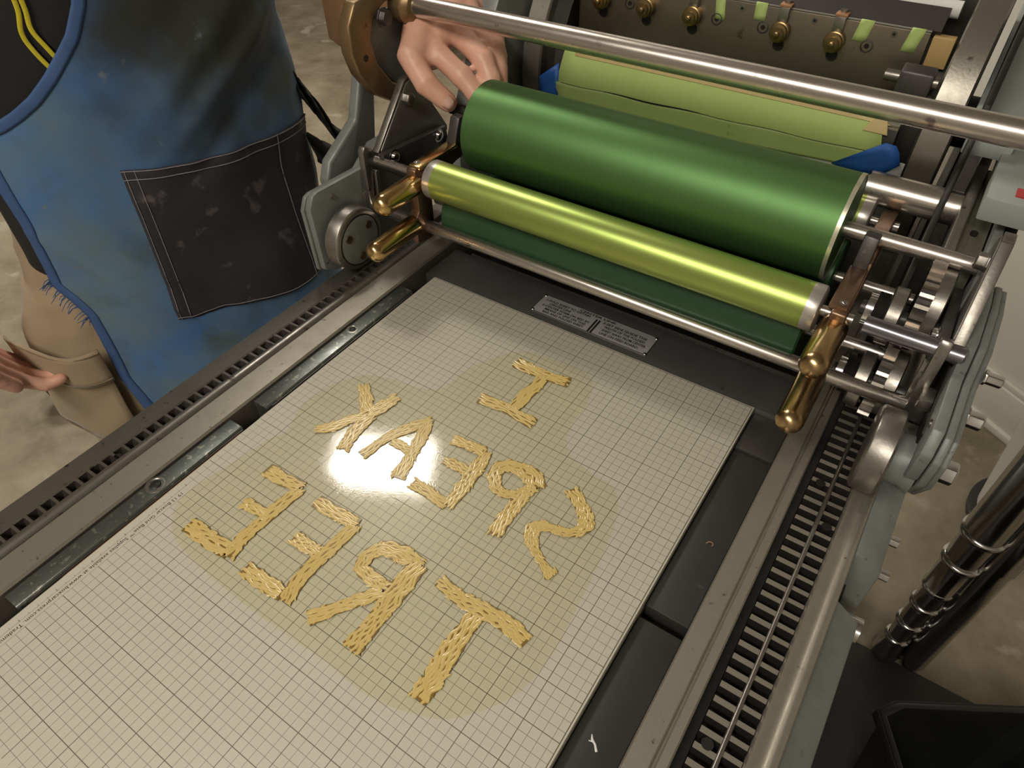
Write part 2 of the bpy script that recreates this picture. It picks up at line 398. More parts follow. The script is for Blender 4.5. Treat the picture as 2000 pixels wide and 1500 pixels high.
LAMPM = emitter('lamp_diffuser', (1,.93,.80), 4.0)
for i, (lx, ly, sx, sy, rot, pw) in enumerate(LAMPS):
    base = Vector((lx, ly, CEIL))
    labs = ['small ceiling lamp panel above the printer in apron', 'long ceiling lamp strip above the front of the room', 'square ceiling lamp panel added to brighten the left floor', 'long ceiling lamp strip near the back wall']
    t = thing('ceiling_lamp', labs[i], 'ceiling lamp', base)
    c, s_ = math.cos(math.radians(rot)), math.sin(math.radians(rot))
    def q(a, b, z): return base + Vector((a*c-b*s_, a*s_+b*c, z))
    fr = MB(); h = 2.2
    def obx(mb, a0,a1,b0,b1,z0,z1):
        vs=[q(a0,b0,z0),q(a1,b0,z0),q(a1,b1,z0),q(a0,b1,z0),q(a0,b0,z1),q(a1,b0,z1),q(a1,b1,z1),q(a0,b1,z1)]
        mb.add(vs,[(0,3,2,1),(4,5,6,7),(0,1,5,4),(1,2,6,5),(2,3,7,6),(3,0,4,7)])
    ax, ay = sx/2, sy/2
    obx(fr,-ax-.8,ax+.8,-ay-.8,-ay,-h,0); obx(fr,-ax-.8,ax+.8,ay,ay+.8,-h,0); obx(fr,-ax-.8,-ax,-ay,ay,-h,0); obx(fr,ax,ax+.8,-ay,ay,-h,0)
    build(fr, 'lamp_frame', CEILP, t)
    df = MB(); obx(df,-ax,ax,-ay,ay,-h+.3,-h+.6); build(df, 'diffuser', LAMPM, t)
    ld = bpy.data.lights.new('lamp_light', 'AREA'); ld.shape = 'RECTANGLE'; ld.size = sx*S; ld.size_y = sy*S; ld.energy = pw; ld.color = (1,.945,.84)
    lo = bpy.data.objects.new('lamp_light', ld); COL.objects.link(lo); lo.parent = t
    lo.location = (0,0,(-h+.2)*S); lo.rotation_euler = (0,0,math.radians(rot))

# ------------------------------------------------------------------ press bed
Y0, Y1 = -24.0, 24.0
bed = thing('press_bed', 'grey steel flat bed of the proof press with toothed racks along both sides', 'press bed', (6.7, 0, FLOOR))
b = MB(); b.box(-.8, 14.25, Y0, 13.5, -2.2, -.86); build(b, 'bed_plate', GREASY, bed, label='dark steel bed plate under the base')
# left side rail
b = MB(); b.prism([(-1.86,-2.2),(-.86,-2.2),(-.86,-.02),(-.92,.05),(-1.82,.05),(-1.86,.0)], Y0, Y1, 'y'); build(b, 'bearer', BEARER, bed)
b = MB(); b.prism([(-2.36,-2.2),(-1.90,-2.2),(-1.90,-.04),(-2.0,.06),(-2.18,.10),(-2.27,.05),(-2.36,-.08)], Y0, Y1, 'y'); build(b, 'side_rail', STEEL, bed, angle=50)
rackL = build(MB().box(-2.95,-2.34,Y0,Y1,-1.2,-.52), 'gear_rack', GREASY, bed)
build(MB().prism([(-3.72,-2.2),(-2.93,-2.2),(-2.93,-.24),(-2.97,-.20),(-3.66,-.20),(-3.72,-.26)], Y0, Y1, 'y'), 'outer_rail', STEEL, bed)
PITCH = .3927
def teeth(rack, x0, x1, z0, z1, ya, yb, wtop, wbot, off, material):
    src = None; k = 0; n = int((yb-ya)/PITCH)
    for i in range(n):
        y = ya + off + i*PITCH
        if src is None:
            t = MB(); t.prism([(y-wbot/2,z0),(y+wbot/2,z0),(y+wtop/2,z1),(y-wtop/2,z1)], x0, x1, 'x')
            src = build(t, 'tooth', material, rack); ysrc = y
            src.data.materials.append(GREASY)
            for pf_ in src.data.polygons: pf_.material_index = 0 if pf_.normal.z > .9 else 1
        else:
            inst(src, 'tooth', rack, (0, y-ysrc, 0))
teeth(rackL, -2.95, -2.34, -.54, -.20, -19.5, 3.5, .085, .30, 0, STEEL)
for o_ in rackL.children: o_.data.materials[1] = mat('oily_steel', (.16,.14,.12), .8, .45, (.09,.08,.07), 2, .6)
# right side rail
b = MB(); b.prism([(14.22,-2.2),(14.78,-2.2),(14.78,.0),(14.74,.05),(14.26,.05),(14.22,.0)], Y0, Y1, 'y'); build(b, 'bearer', BEARER, bed)
b = MB(); b.prism([(14.78,-2.2),(15.12,-2.2),(15.12,0),(15.08,.05),(14.88,.05),(14.84,.0),(14.84,-.06),(14.78,-.06)], Y0, Y1, 'y'); build(b, 'side_rail', BEARER, bed)
build(MB().box(15.12,15.34,Y0,Y1,-2.2,-.25), 'gutter', BLACKP, bed)
rackR = build(MB().box(15.34,16.42,Y0,Y1,-1.5,-.42), 'gear_rack', GREASY, bed)
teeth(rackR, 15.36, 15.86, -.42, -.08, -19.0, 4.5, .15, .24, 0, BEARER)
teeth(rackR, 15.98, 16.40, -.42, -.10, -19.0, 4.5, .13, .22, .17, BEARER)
build(MB().cyl((15.92,Y0,-.10),(15.92,4.4,-.10),.065,n=12), 'rack_rod', STEEL, bed)
for sx_, sy_ in ((15.62,-1.78),(16.19,-3.18),(15.62,-10.2),(-2.62,-12.4),(-2.62,-6.3)):
    build(MB().cyl((sx_,sy_,-.5),(sx_,sy_,-.07 if sx_>0 else -.2),.14,n=14), 'rack_screw', GREASY, bed)
b = MB(); b.prism([(16.42,-2.2),(17.06,-2.2),(17.06,-.10),(17.0,-.02),(16.88,-.0),(16.80,-.05),(16.62,-.07),(16.56,-.02),(16.47,-.02),(16.42,-.08)], Y0, Y1, 'y'); build(b, 'outer_rail', BEARER, bed, angle=50)
# painted frame outside the right rail: near piece and far piece with a gap between
b = MB(); b.prism([(17.06,-.22),(17.75,-.75),(17.75,-9),(17.06,-9)], Y0, -5.1, 'y'); build(b, 'frame_side', GREY, bed, bevel=.05)
b = MB(); b.prism([(17.06,-.12),(17.32,-.18),(17.85,-.7),(17.85,-4.5),(17.06,-4.5)], -3.55, Y1, 'y'); build(b, 'frame_side', GREY, bed, bevel=.05)
build(MB().cyl((17.06,-4.95,-1.3),(17.9,-4.95,-1.3),.34), 'roller', CHROME, bed)
build(MB().box(17.06,17.3,-5.1,-3.55,-6,-1.6), 'frame_side', GREASY, bed)
for (bx_,by_,bz_) in ((17.85,-3.05,-1.1),(17.85,-1.7,-1.2)):
    build(MB().lathe((bx_,by_,bz_),(1,0,0),[(0,.2),(.05,.2),(.05,.17),(.3,.17)],6), 'bolt', CHROME, bed, bevel=.02)
# frame below
build(MB().box(-3.6,17.3,Y0,Y1,-9,-2.2), 'frame_body', GREY, bed, bevel=.1)
for lx in (-2.6, 13.5):
    for ly in (-20, 19):
        build(MB().box(lx,lx+3.4,ly,ly+3.4,FLOOR,-9), 'leg', GREY, bed, bevel=.2)
build(MB().box(-1,15,-20,22,-27,-25.6), 'lower_shelf', GREY, bed, bevel=.05)
# head bar with centre-line plate
bar = build(MB().box(-.50,14.1,.02,2.05,-.86,-.05), 'head_bar', mat('head_bar_steel', (.15,.145,.14), .6, .42, (.085,.08,.078), 1.2, .7, .12, 40, .12, spots=(.06,.055,.05), spotscale=7, spotamt=.68), bed, bevel=.04, label='dark steel dead bar at the head of the bed')
build(MB().box(.3,13.9,2.05,2.10,-.5,.0), 'bar_edge', STEEL, bed)
plate = build(MB().box(4.27,8.99,.36,1.43,-.05,-.02), 'centre_line_plate', mat('stamped_plate',(.40,.38,.385),.35,.4,(.34,.32,.325),2,.5,.08,40), bar, bevel=.012, label='small stamped metal instruction plate with black lettering')
def text(body, p, d, u, width, height, name, material, parent, thick=.004, offset=0.0):
    cu = bpy.data.curves.new('lettering', 'FONT'); cu.body = body; cu.size = 1; cu.offset = offset; cu.resolution_u = 2
    o = bpy.data.objects.new('lettering_tmp', cu); COL.objects.link(o)
    dg = bpy.context.evaluated_depsgraph_get(); dg.update()
    me = bpy.data.meshes.new_from_object(o.evaluated_get(dg))
    COL.objects.unlink(o); bpy.data.objects.remove(o)
    xs = [v.co.x for v in me.vertices]
    x0, x1 = min(xs), max(xs); kx = width/(x1-x0); ky = height/.70
    d = Vector(d); u = Vector(u); nn = d.cross(u); p = Vector(p); o0 = LOC[parent]
    for v in me.vertices:
        v.co = (p + d*((v.co.x-x0)*kx) + u*(v.co.y*ky) + nn*thick - o0)*S
    me.materials.clear(); me.materials.append(material)
    t = bpy.data.objects.new(name, me); COL.objects.link(t); t.parent = parent; LOC[t] = o0
    return t
zx = -.02
text('CENTER LINE', (5.85,1.26,zx), (1,0,0),(0,1,0), 1.5,.105,'plate_lettering',INK,bar, offset=.03)
for i,(s_,wd,x) in enumerate((('1-FOLD SHEET TO OBTAIN',1.86,4.50),('CENTER LINE',.92,4.70),('2-CENTER FORM ON BED BY',2.00,4.50),('MEANS OF LINE ON THIS',1.72,4.70),('BAR AND FOLDED SHEET.',1.75,4.70))):
    text(s_,(x,1.12-.165*i,zx),(1,0,0),(0,1,0),wd,.112,'plate_lettering',INK,bar, offset=.03)
for i,(s_,wd,x) in enumerate((('3-SET SIDE GUIDE THE',1.75,6.93),('WIDTH OF THE FOLDED',1.62,7.06),('SHEET AWAY FROM CENTER',1.74,7.06),('LINE ON FEED BOARD.',1.55,7.06))):
    text(s_,(x,1.06-.185*i,zx),(1,0,0),(0,1,0),wd,.118,'plate_lettering',INK,bar, offset=.03)
for x in (6.62,6.74): build(MB().box(x,x+.075,.38,1.16,-.03,-.016), 'centre_mark', INK, bar)
for x in (4.33,8.93):
    for y in (.42,1.37): build(MB().sphere((x,y,-.02),.07,12,8,(1,1,.6)), 'rivet', CHROME, bar)
b = MB(); b.box(4.27,8.99,.36,.385,-.03,-.012); b.box(4.27,8.99,1.405,1.43,-.03,-.012); b.box(4.27,4.295,.36,1.43,-.03,-.012); b.box(8.965,8.99,.36,1.43,-.03,-.012)
build(b, 'plate_rim', STEEL, bar)

# ------------------------------------------------------------------ lockup bars and furniture
def lockup(y0, y1, label, holes):
    t = thing('lockup_bar', label, 'lockup bar', (-.42, (y0+y1)/2, -.86), 'lockup bars beside the base')
    b = MB(); b.prism([(-.70,-.86),(-.10,-.86),(-.10,.02),(-.14,.07),(-.66,.07),(-.70,.03)], y0, y1, 'y'); body = build(b, 'bar', LOCKUP, t, bevel=.02)
    for hy, r in holes:
        build(MB().lathe((-.46,hy,.055),(0,0,1),[(0,r*1.55),(.025,r*1.45),(.03,r*1.15),(.0,r*.95),(-.1,r*.9)],24), 'socket_ring', STEEL, t)
        build(MB().sphere((-.46,hy,.05),r*.9,16,8,(1,1,.35)), 'socket', INK, t)
    for k in range(2):
        build(MB().box(-.095+k*.045,-.055+k*.045,y0+.25-.2*k,y1-.05,-.86,.0-.05*k), 'spacer_strip', (DARK if k==0 else STEEL), t)
    return t
lockup(-8.62,-1.25,'speckled steel lockup bar with one screw beside the base, touching the dead bar end',[(-4.2,.15)])
lockup(-16.85,-9.58,'speckled steel lockup bar with one large round socket beside the base lettering',[(-12.5,.2)])
tag(build(MB().box(-.005,.0-.0+.0,-9.0,-1.9,-.86,-.06).box(-.012,-.002,-14.9,-9.9,-.86,-.04), 'reglet', COPPER, origin=(0,-9,-.86)), 'thin copper coloured strip wedged along the edge of the base', 'reglet') if False else None
r_ = MB(); r_.box(-.045,-.004,-8.95,-2.6,-.86,-.05); tag(build(r_,'reglet',COPPER,origin=(-.02,-5.7,-.86)),'thin copper coloured strip along the base beside the bar with the small screw','reglet','copper strips along the base')
r_ = MB(); r_.box(-.045,-.004,-15.7,-9.75,-.86,-.04); tag(build(r_,'reglet',COPPER,origin=(-.02,-12.7,-.86)),'thin copper coloured strip along the base beside the bar with the large socket','reglet','copper strips along the base')
def furn(x0,x1,y0,y1,z1,label,m_=BLACKW,bev=.04):
    return tag(build(MB().box(x0,x1,y0,y1,-.86,z1),'furniture_block',m_,origin=((x0+x1)/2,(y0+y1)/2,-.86),bevel=bev),label,'spacer block','spacer blocks beside the base')
furn(13.03,14.20,-7.88,-1.75,-.28,'scuffed black spacer block beside the base with a tan scrape')
furn(13.03,14.20,-20.5,-8.22,-.30,'plain black spacer block beside the base with a white mark')
furn(13.03,14.20,-1.68,-.02,-.22,'short dark steel spacer block against the dead bar',DARK)
scr = MB(); scr.tube([(13.62,-5.35,-.27),(13.66,-5.27,-.262),(13.74,-5.24,-.26),(13.80,-5.30,-.262),(13.78,-5.36,-.27)],.016,6); tag(build(scr,'paint_fleck',COPPER,origin=(13.7,-5.3,-.28)),'small curled tan shaving on the black spacer block','shaving')
scr = MB()
scr.tube([(13.40,-11.35,-.285),(13.46,-11.45,-.28),(13.56,-11.5,-.28),(13.66,-11.62,-.285)],[.012,.03,.024,.03],6,.4); scr.tube([(13.40,-11.5,-.29),(13.5,-11.48,-.285)],.012,6)
tag(build(scr,'paper_scrap',WHITEP,origin=(13.5,-11.5,-.30)),'tiny white scrap of lint on the black spacer block','scrap')

# ------------------------------------------------------------------ grid base and polymer plate
base = thing('grid_base', 'flat pale metal printing base with black measuring grid', 'printing base', (0,0,-.85))
build(MB().box(0,13,-19.2,0,-.85,0), 'base_plate', GRID, base, bevel=.02)
text('19 13 Boxcar Grid Base\u2122 Supplies available at www.boxcarpress.com. Trademark', (.33,-12.25,0), (0,-1,0), (1,0,0), 5.5, .115, 'printed_lettering', INK, base, thick=.003)
LETTERS = {'I': [[(5.44, -2.4, 0.51), (6.53, -2.42, 0.42), (7.47, -2.27, 0.42)], [(6.66, -2.5, 0.38), (6.59, -3.47, 0.45), (6.58, -4.35, 0.4)], [(5.39, -4.47, 0.48), (6.31, -4.39, 0.37), (7.46, -4.45, 0.43)]], 'K': [[(1.78, -6.07, 0.34), (2.35, -6.57, 0.43), (2.78, -6.96, 0.42)], [(3.1, -5.9, 0.37), (2.99, -6.51, 0.45), (2.83, -7.01, 0.45)], [(2.87, -7.02, 0.36), (2.48, -7.53, 0.33), (2.24, -8.03, 0.38), (1.88, -8.39, 0.29)], [(2.94, -7.02, 0.42), (2.95, -7.65, 0.44), (3.06, -8.15, 0.4), (3.15, -8.49, 0.4)]], 'A': [[(4.63, -6.07, 0.18), (4.35, -6.65, 0.41), (4.1, -7.15, 0.35), (3.93, -7.66, 0.29), (3.82, -8.36, 0.37)], [(4.62, -6.1, 0.24), (4.86, -6.82, 0.4), (5.0, -7.36, 0.34), (5.13, -7.82, 0.39), (5.26, -8.43, 0.47)], [(4.19, -7.45, 0.26), (4.53, -7.43, 0.29), (4.9, -7.43, 0.26)]], 'E': [[(5.76, -6.35, 0.37), (6.29, -6.28, 0.34), (6.83, -6.21, 0.37)], [(6.93, -6.18, 0.28), (6.98, -6.76, 0.44), (7.04, -7.31, 0.41), (7.08, -7.85, 0.4), (7.1, -8.42, 0.32)], [(6.03, -7.15, 0.28), (6.46, -7.1, 0.33), (6.92, -7.1, 0.33)], [(5.75, -8.33, 0.38), (6.3, -8.33, 0.35), (7.05, -8.39, 0.32)]], 'P': [[(8.93, -6.5, 0.48), (8.48, -6.22, 0.6), (7.95, -6.2, 0.42), (7.57, -6.44, 0.44), (7.62, -6.86, 0.38), (8.01, -7.17, 0.32), (8.42, -7.08, 0.27), (8.67, -6.77, 0.32), (8.82, -6.47, 0.32)], [(8.73, -6.77, 0.32), (8.69, -7.41, 0.39), (8.68, -7.89, 0.42), (8.74, -8.46, 0.41)]], 'S': [[(9.74, -6.0, 0.43), (10.14, -6.26, 0.37), (10.47, -6.52, 0.39), (10.66, -6.79, 0.44), (10.6, -7.11, 0.31), (10.33, -7.32, 0.25), (9.97, -7.43, 0.26), (9.64, -7.52, 0.31), (9.52, -7.76, 0.41), (9.69, -8.06, 0.35), (10.0, -8.29, 0.22), (10.37, -8.52, 0.22), (10.69, -8.66, 0.39)]], 'T': [[(8.34, -10.37, 0.37), (8.92, -10.45, 0.36), (9.43, -10.45, 0.42), (10.09, -10.39, 0.42), (10.57, -10.39, 0.44), (11.11, -10.49, 0.4)], [(9.69, -10.61, 0.45), (9.68, -11.26, 0.47), (9.71, -11.85, 0.52), (9.77, -12.46, 0.51), (9.76, -12.99, 0.47)]], 'R': [[(7.67, -10.25, 0.27), (7.04, -10.3, 0.52), (6.51, -10.43, 0.42), (6.29, -10.83, 0.38), (6.42, -11.2, 0.37), (6.9, -11.28, 0.37), (7.35, -11.3, 0.4)], [(7.62, -10.29, 0.51), (7.62, -11.08, 0.56), (7.66, -11.74, 0.48), (7.69, -12.36, 0.44), (7.67, -12.96, 0.56)], [(7.34, -11.38, 0.33), (7.0, -11.87, 0.36), (6.67, -12.35, 0.32), (6.26, -12.98, 0.45)]], 'E2': [[(3.87, -10.33, 0.4), (4.62, -10.31, 0.4), (5.39, -10.26, 0.36)], [(5.39, -10.3, 0.32), (5.33, -10.96, 0.38), (5.26, -11.76, 0.41), (5.3, -12.45, 0.4), (5.43, -12.97, 0.36)], [(4.22, -11.51, 0.42), (4.67, -11.52, 0.38), (5.16, -11.49, 0.38)], [(3.83, -12.9, 0.41), (4.5, -12.9, 0.43), (5.24, -12.87, 0.39)]], 'E3': [[(1.8, -10.31, 0.46), (2.49, -10.31, 0.42), (3.18, -10.2, 0.37)], [(3.19, -10.25, 0.34), (3.11, -10.98, 0.4), (3.09, -11.72, 0.36), (3.06, -12.27, 0.39), (3.18, -12.92, 0.38)], [(2.17, -11.5, 0.37), (2.51, -11.46, 0.33), (3.05, -11.43, 0.32)], [(1.45, -12.84, 0.46), (2.22, -12.83, 0.49), (3.12, -12.79, 0.45)]]}
FILM = [(1.33, -5.84), (2.29, -5.37), (3.45, -5.16), (4.1, -4.68), (4.19, -3.75), (4.63, -2.7), (5.17, -1.92), (6.04, -1.63), (7.9, -1.64), (8.44, -2.83), (8.47, -3.86), (8.92, -4.8), (9.82, -5.14), (10.83, -5.36), (11.38, -6.64), (11.69, -9.26), (11.77, -10.59), (11.52, -11.75), (10.81, -12.75), (10.14, -13.19), (8.78, -13.56), (7.45, -13.52), (6.12, -13.57), (3.87, -13.58), (1.79, -13.41), (0.86, -12.94), (0.48, -12.14), (0.71, -10.75), (0.92, -9.54), (1.14, -8.9), (0.73, -7.85), (0.84, -6.8)]
def smooth_closed(P, n=4):
    out = []; m_ = len(P)
    for i in range(m_):
        p0, p1, p2, p3 = [Vector((*P[(i+k) % m_], 0)) for k in (-1,0,1,2)]
        for k in range(n):
            t = k/n
            q = .5*((2*p1) + (p2-p0)*t + (2*p0-5*p1+4*p2-p3)*t*t + (3*p1-p0-3*p2+p3)*t**3)
            out.append((q.x, q.y))
    return out
def smooth_open(P, n=8):
    V_ = [Vector(p) for p in P]; V_ = [V_[0]*2-V_[1]] + V_ + [V_[-1]*2-V_[-2]]; out = []
    for i in range(1, len(V_)-2):
        p0,p1,p2,p3 = V_[i-1:i+3]
        for k in range(n):
            t = k/n; out.append(.5*((2*p1)+(p2-p0)*t+(2*p0-5*p1+4*p2-p3)*t*t+(3*p1-p0-3*p2+p3)*t**3))
    out.append(V_[-2]); return out
pl = thing('photopolymer_plate', 'clear yellowish printing plate with raised amber mirror-image letters', 'printing plate', (6,-8,0))
fb = MB(); fb.prism(smooth_closed(FILM), .003, .020, 'z'); build(fb, 'film', FILMM, pl, label='clear yellow tinted backing film')
LN = {'I':'letter_i','K':'letter_k','A':'letter_a','E':'letter_e','P':'letter_p','S':'letter_s','T':'letter_t','R':'letter_r','E2':'letter_e','E3':'letter_e'}
def build_letter(key, strokes):
    slab = MB(); st = MB(); rng = random.Random(key)
    for pts in strokes:
        path = smooth_open(pts, 10)          # x, y, width
        n = len(path)
        # jagged flat slab below
        L_, R_ = [], []
        for i, p in enumerate(path):
            a = path[max(i-1,0)]; c = path[min(i+1,n-1)]
            d = Vector((c.x-a.x, c.y-a.y, 0)).normalized(); nn = Vector((-d.y, d.x, 0))
            e = .5
            w1 = p.z*.50*(1+.22*(rng.random()-.5)); w2 = p.z*.50*(1+.22*(rng.random()-.5))
            if i in (0, n-1): w1 *= 1.05; w2 *= 1.05
            c0 = Vector((p.x,p.y,0))
            L_.append(c0+nn*w1); R_.append(c0-nn*w2)
        for i in range(n-1):
            q = [L_[i],R_[i],R_[i+1],L_[i+1]]
            slab.add([(v.x,v.y,.018) for v in q]+[(v.x,v.y,.046) for v in q], [(0,1,2,3),(7,6,5,4),(0,4,5,1),(1,5,6,2),(2,6,7,3),(3,7,4,0)])
        # strands of bark
        k = max(4, int(round(max(p.z for p in path)/.07)))
        for j in range(k):
            off = (j+.5)/k*2-1
            i0 = rng.randint(0,1); i1 = n-1-rng.randint(0,1)
            segs = [(i0, i1)]
            if n > 14:                        # broken strands
                mid = rng.randint(int(n*.3), int(n*.7)); segs = [(i0, mid), (max(mid-1,0), i1)]
            for (s0, s1) in segs:
                if s1-s0 < 2: continue
                ph = rng.random()*6.28; am = .08+.14*rng.random(); sh = (rng.random()-.5)*.4
                tp, tr = [], []
                for i in range(s0, s1+1):
                    p = path[i]; a = path[max(i-1,0)]; c = path[min(i+1,n-1)]
                    d = Vector((c.x-a.x, c.y-a.y, 0)).normalized(); nn = Vector((-d.y, d.x, 0))
                    t = (i-s0)/max(1,s1-s0)
                    o = (off + am*math.sin(ph+i*.75) + sh*(t-.5))*p.z*.46
                    ext = Vector((0,0,0))
                    if i == 0: ext = d*(-rng.random()*.06)
                    if i == n-1: ext = d*(rng.random()*.06)
                    tp.append((p.x+nn.x*o+ext.x, p.y+nn.y*o+ext.y, .047))
                    tr.append(p.z/k*.60*(.75+.5*rng.random())*(.72 if i in (s0,s1) else 1))
                st.tube(tp, tr, 8, .22)
        for j in range(int(n*.9)):            # knots and nubs along the bark edge
            i = rng.randrange(n); p = path[i]; a = path[max(i-1,0)]; c = path[min(i+1,n-1)]
            d = Vector((c.x-a.x, c.y-a.y, 0)).normalized(); nn = Vector((-d.y, d.x, 0)); sd_ = rng.choice((-1,1))*p.z*(.30+.22*rng.random())
            c0 = Vector((p.x,p.y,.047))+nn*sd_; dd = (d+nn*rng.uniform(-.9,.9)).normalized()*rng.uniform(.05,.11)
            st.tube([c0-dd, c0, c0+dd], [.012,.035,.012], 6, .45)
    o = build(st, LN[key], POLY, pl, angle=60, label={'I':'raised letter I','K':'raised mirrored letter K','A':'raised letter A catching the lamp glare','E':'raised mirrored letter E of the middle word','P':'raised mirrored letter P','S':'raised mirrored letter S','T':'raised letter T','R':'raised mirrored letter R','E2':'raised mirrored letter E next to the R','E3':'raised mirrored letter E at the end of the word'}[key])
    build(slab, 'letter_ground', GROOVE, o)
for k_, s_ in LETTERS.items(): build_letter(k_, s_)

# ------------------------------------------------------------------ rollers
XC = 6.72
def roller(name, label, cat, y, z, r, xl, xr, m_, collar=None, shaft=.22, sx=(-1.2, 14.6), group=None, endr=.06):
    t = thing(name, label, cat, ((xl+xr)/2, y, z-r), group)
    d = (1,0,0)
    prof = [(0,r-endr),(endr,r),(xr-xl-endr,r),(xr-xl,r-endr)]
    if collar:
        prof = [(collar,r),(xr-xl-collar,r)]
        for a, c in ((0,1),(xr-xl,-1)):
            build(MB().lathe((xl+a,y,z),(c,0,0),[(0,r-.1),(.05,r-.01),(.08,r+.004),(collar,r+.004)],48), 'end_collar', mat('collar_steel',(.62,.59,.54),.75,.32,(.54,.51,.47),2,.5), t, label='bright metal end collar')
    build(MB().lathe((xl,y,z),d,prof,64), 'roller_body', m_, t, angle=30)
    build(MB().cyl((sx[0],y,z),(sx[1],y,z),shaft), 'shaft', ROD, t)
    return t
drum = roller('ink_drum','large dark green anodised ink drum','ink roller',3.57,4.81,1.62,.15,13.30,DRUMG,None,.24,(-.75,17.0))
build(MB().lathe((13.295,3.57,4.81),(1,0,0),[(0,1.57),(.012,1.57),(.015,1.50),(-.25,1.44),(-.25,.3)],64), 'end_face', mat('drum_end',(.33,.32,.27),.8,.4), drum)
build(MB().lathe((13.30,3.57,4.81),(1,0,0),[(-.1,1.625),(.02,1.625),(.02,1.575)],64,cap=False), 'rim', mat('pale_rim',(.75,.72,.55),.7,.35), drum)
roller('rider_roller','slim yellow green rider roller with steel collars resting in front of the drum','ink roller',.77,3.79,.69,-.29,13.73,RIDERG,.38,.16,(-3.0,14.6),'slim rider rollers')
roller('rider_roller','slim yellow green rider roller mostly hidden behind the drum','ink roller',6.37,3.79,.69,-.29,13.73,RIDERG,.38,.16,(-3.0,14.6),'slim rider rollers')
roller('form_roller','dark green rubber form roller under the front rider roller','ink roller',1.98,2.12,1.25,-.05,13.45,RUBBER,None,.2,(-1.2,16.4),'rubber form rollers')
roller('form_roller','dark green rubber form roller under the rear rider roller','ink roller',5.2,2.12,1.25,-.05,13.45,RUBBER,None,.2,(-1.2,16.4),'rubber form rollers')

# ------------------------------------------------------------------ carriage
car = thing('press_carriage', 'steel and grey painted cylinder carriage that carries the rollers along the bed', 'press carriage', (XC, 8, -.2))
def cb(mb, name, m_, **k): return build(mb, name, m_, car, **k)
# cross rods
cb(MB().lathe((-4.05,.60,1.79),(1,0,0),[(0,.2),(.05,.235),(21.4,.235),(21.45,.2)],32), 'tie_rod', ROD)
cb(MB().cyl((-3.5,.85,3.62),(-.9,.85,3.62),.20), 'tie_rod', GREASY)
cb(MB().lathe((14.9,.80,3.79),(1,0,0),[(0,.26),(2.5,.26),(2.55,.2)],32), 'tie_rod', mat('blued_rod',(.24,.24,.28),.95,.25,(.34,.31,.33),1.5,.6,0,10,.06))
cb(MB().cyl((13.2,6.9,4.62),(16.0,6.9,4.62),.52), 'tie_rod', ROD)
hr = cb(MB().lathe((-4.0,4.25,8.22),(1,0,0),[(0,.37),(26,.37)],40), 'hand_rail', ROD, label='long thick steel hand rail across the carriage')
# side frames of the carriage
cb(MB().prism([(4.3,.14),(20,.14),(20,9.5),(13,10.8),(8.6,9.6),(6.2,6.2),(4.3,3.0)], -2.55,-1.75), 'side_frame', GREY, bevel=.08)
cb(MB().prism([(2.0,.02),(20,.02),(20,9.0),(9.5,9.0),(7.4,7.6),(6.6,5.2),(5.4,4.3),(2.0,3.0)], 15.35,15.55), 'side_frame', GREASY, bevel=.05)
# impression cylinder rings belong to the cylinder thing below
# pale cover over the right frame
cb(MB().prism([(8.2,6.6),(22,6.6),(22,7.6),(8.2,6.9)], 15.2,17.9), 'cover_plate', GREYL, bevel=.05, label='pale grey painted cover plate')
cb(MB().box(15.3,16.6,7.6,8.3,6.05,6.5), 'cover_lip', GREYL, bevel=.04)
cb(MB().box(16.35,17.6,4.6,8.3,5.6,6.3), 'cover_plate', GREYL, bevel=.05)
cb(MB().box(17.0,17.35,5.0,5.5,6.28,6.34), 'red_mark', mat('red_paint',(.45,.03,.03),0,.4))
# right bearing block with two holes
cb(MB().prism([(3.9,3.4),(8.4,3.4),(8.4,5.4),(3.9,4.6)], 16.25,16.9), 'bearing_block', mat('oily_block',(.22,.21,.15),.6,.4,(.15,.14,.10),2,.6,.1), bevel=.04)
cb(MB().prism([(3.7,3.3),(8.6,3.3),(8.6,5.7),(3.7,4.85)], 15.95,16.25), 'bearing_flange', STEEL, bevel=.04)
for yy, zz in ((5.2,4.86),(6.9,5.14)):
    cb(MB().cyl((16.55,yy,zz-.05),(16.55,yy,zz+.06),.10,n=16), 'oil_hole', INK)
cb(MB().prism([(3.0,2.6),(9.5,3.2),(9.5,6.0),(3.0,4.9)], 16.95,17.2), 'side_plate', GREY, bevel=.04)
cb(MB().prism([(-1,1),(12,1),(12,6.4),(6,5.8),(3.0,4.2),(-1,2.4)], 17.25,17.5), 'side_plate', GREASY, bevel=.04)
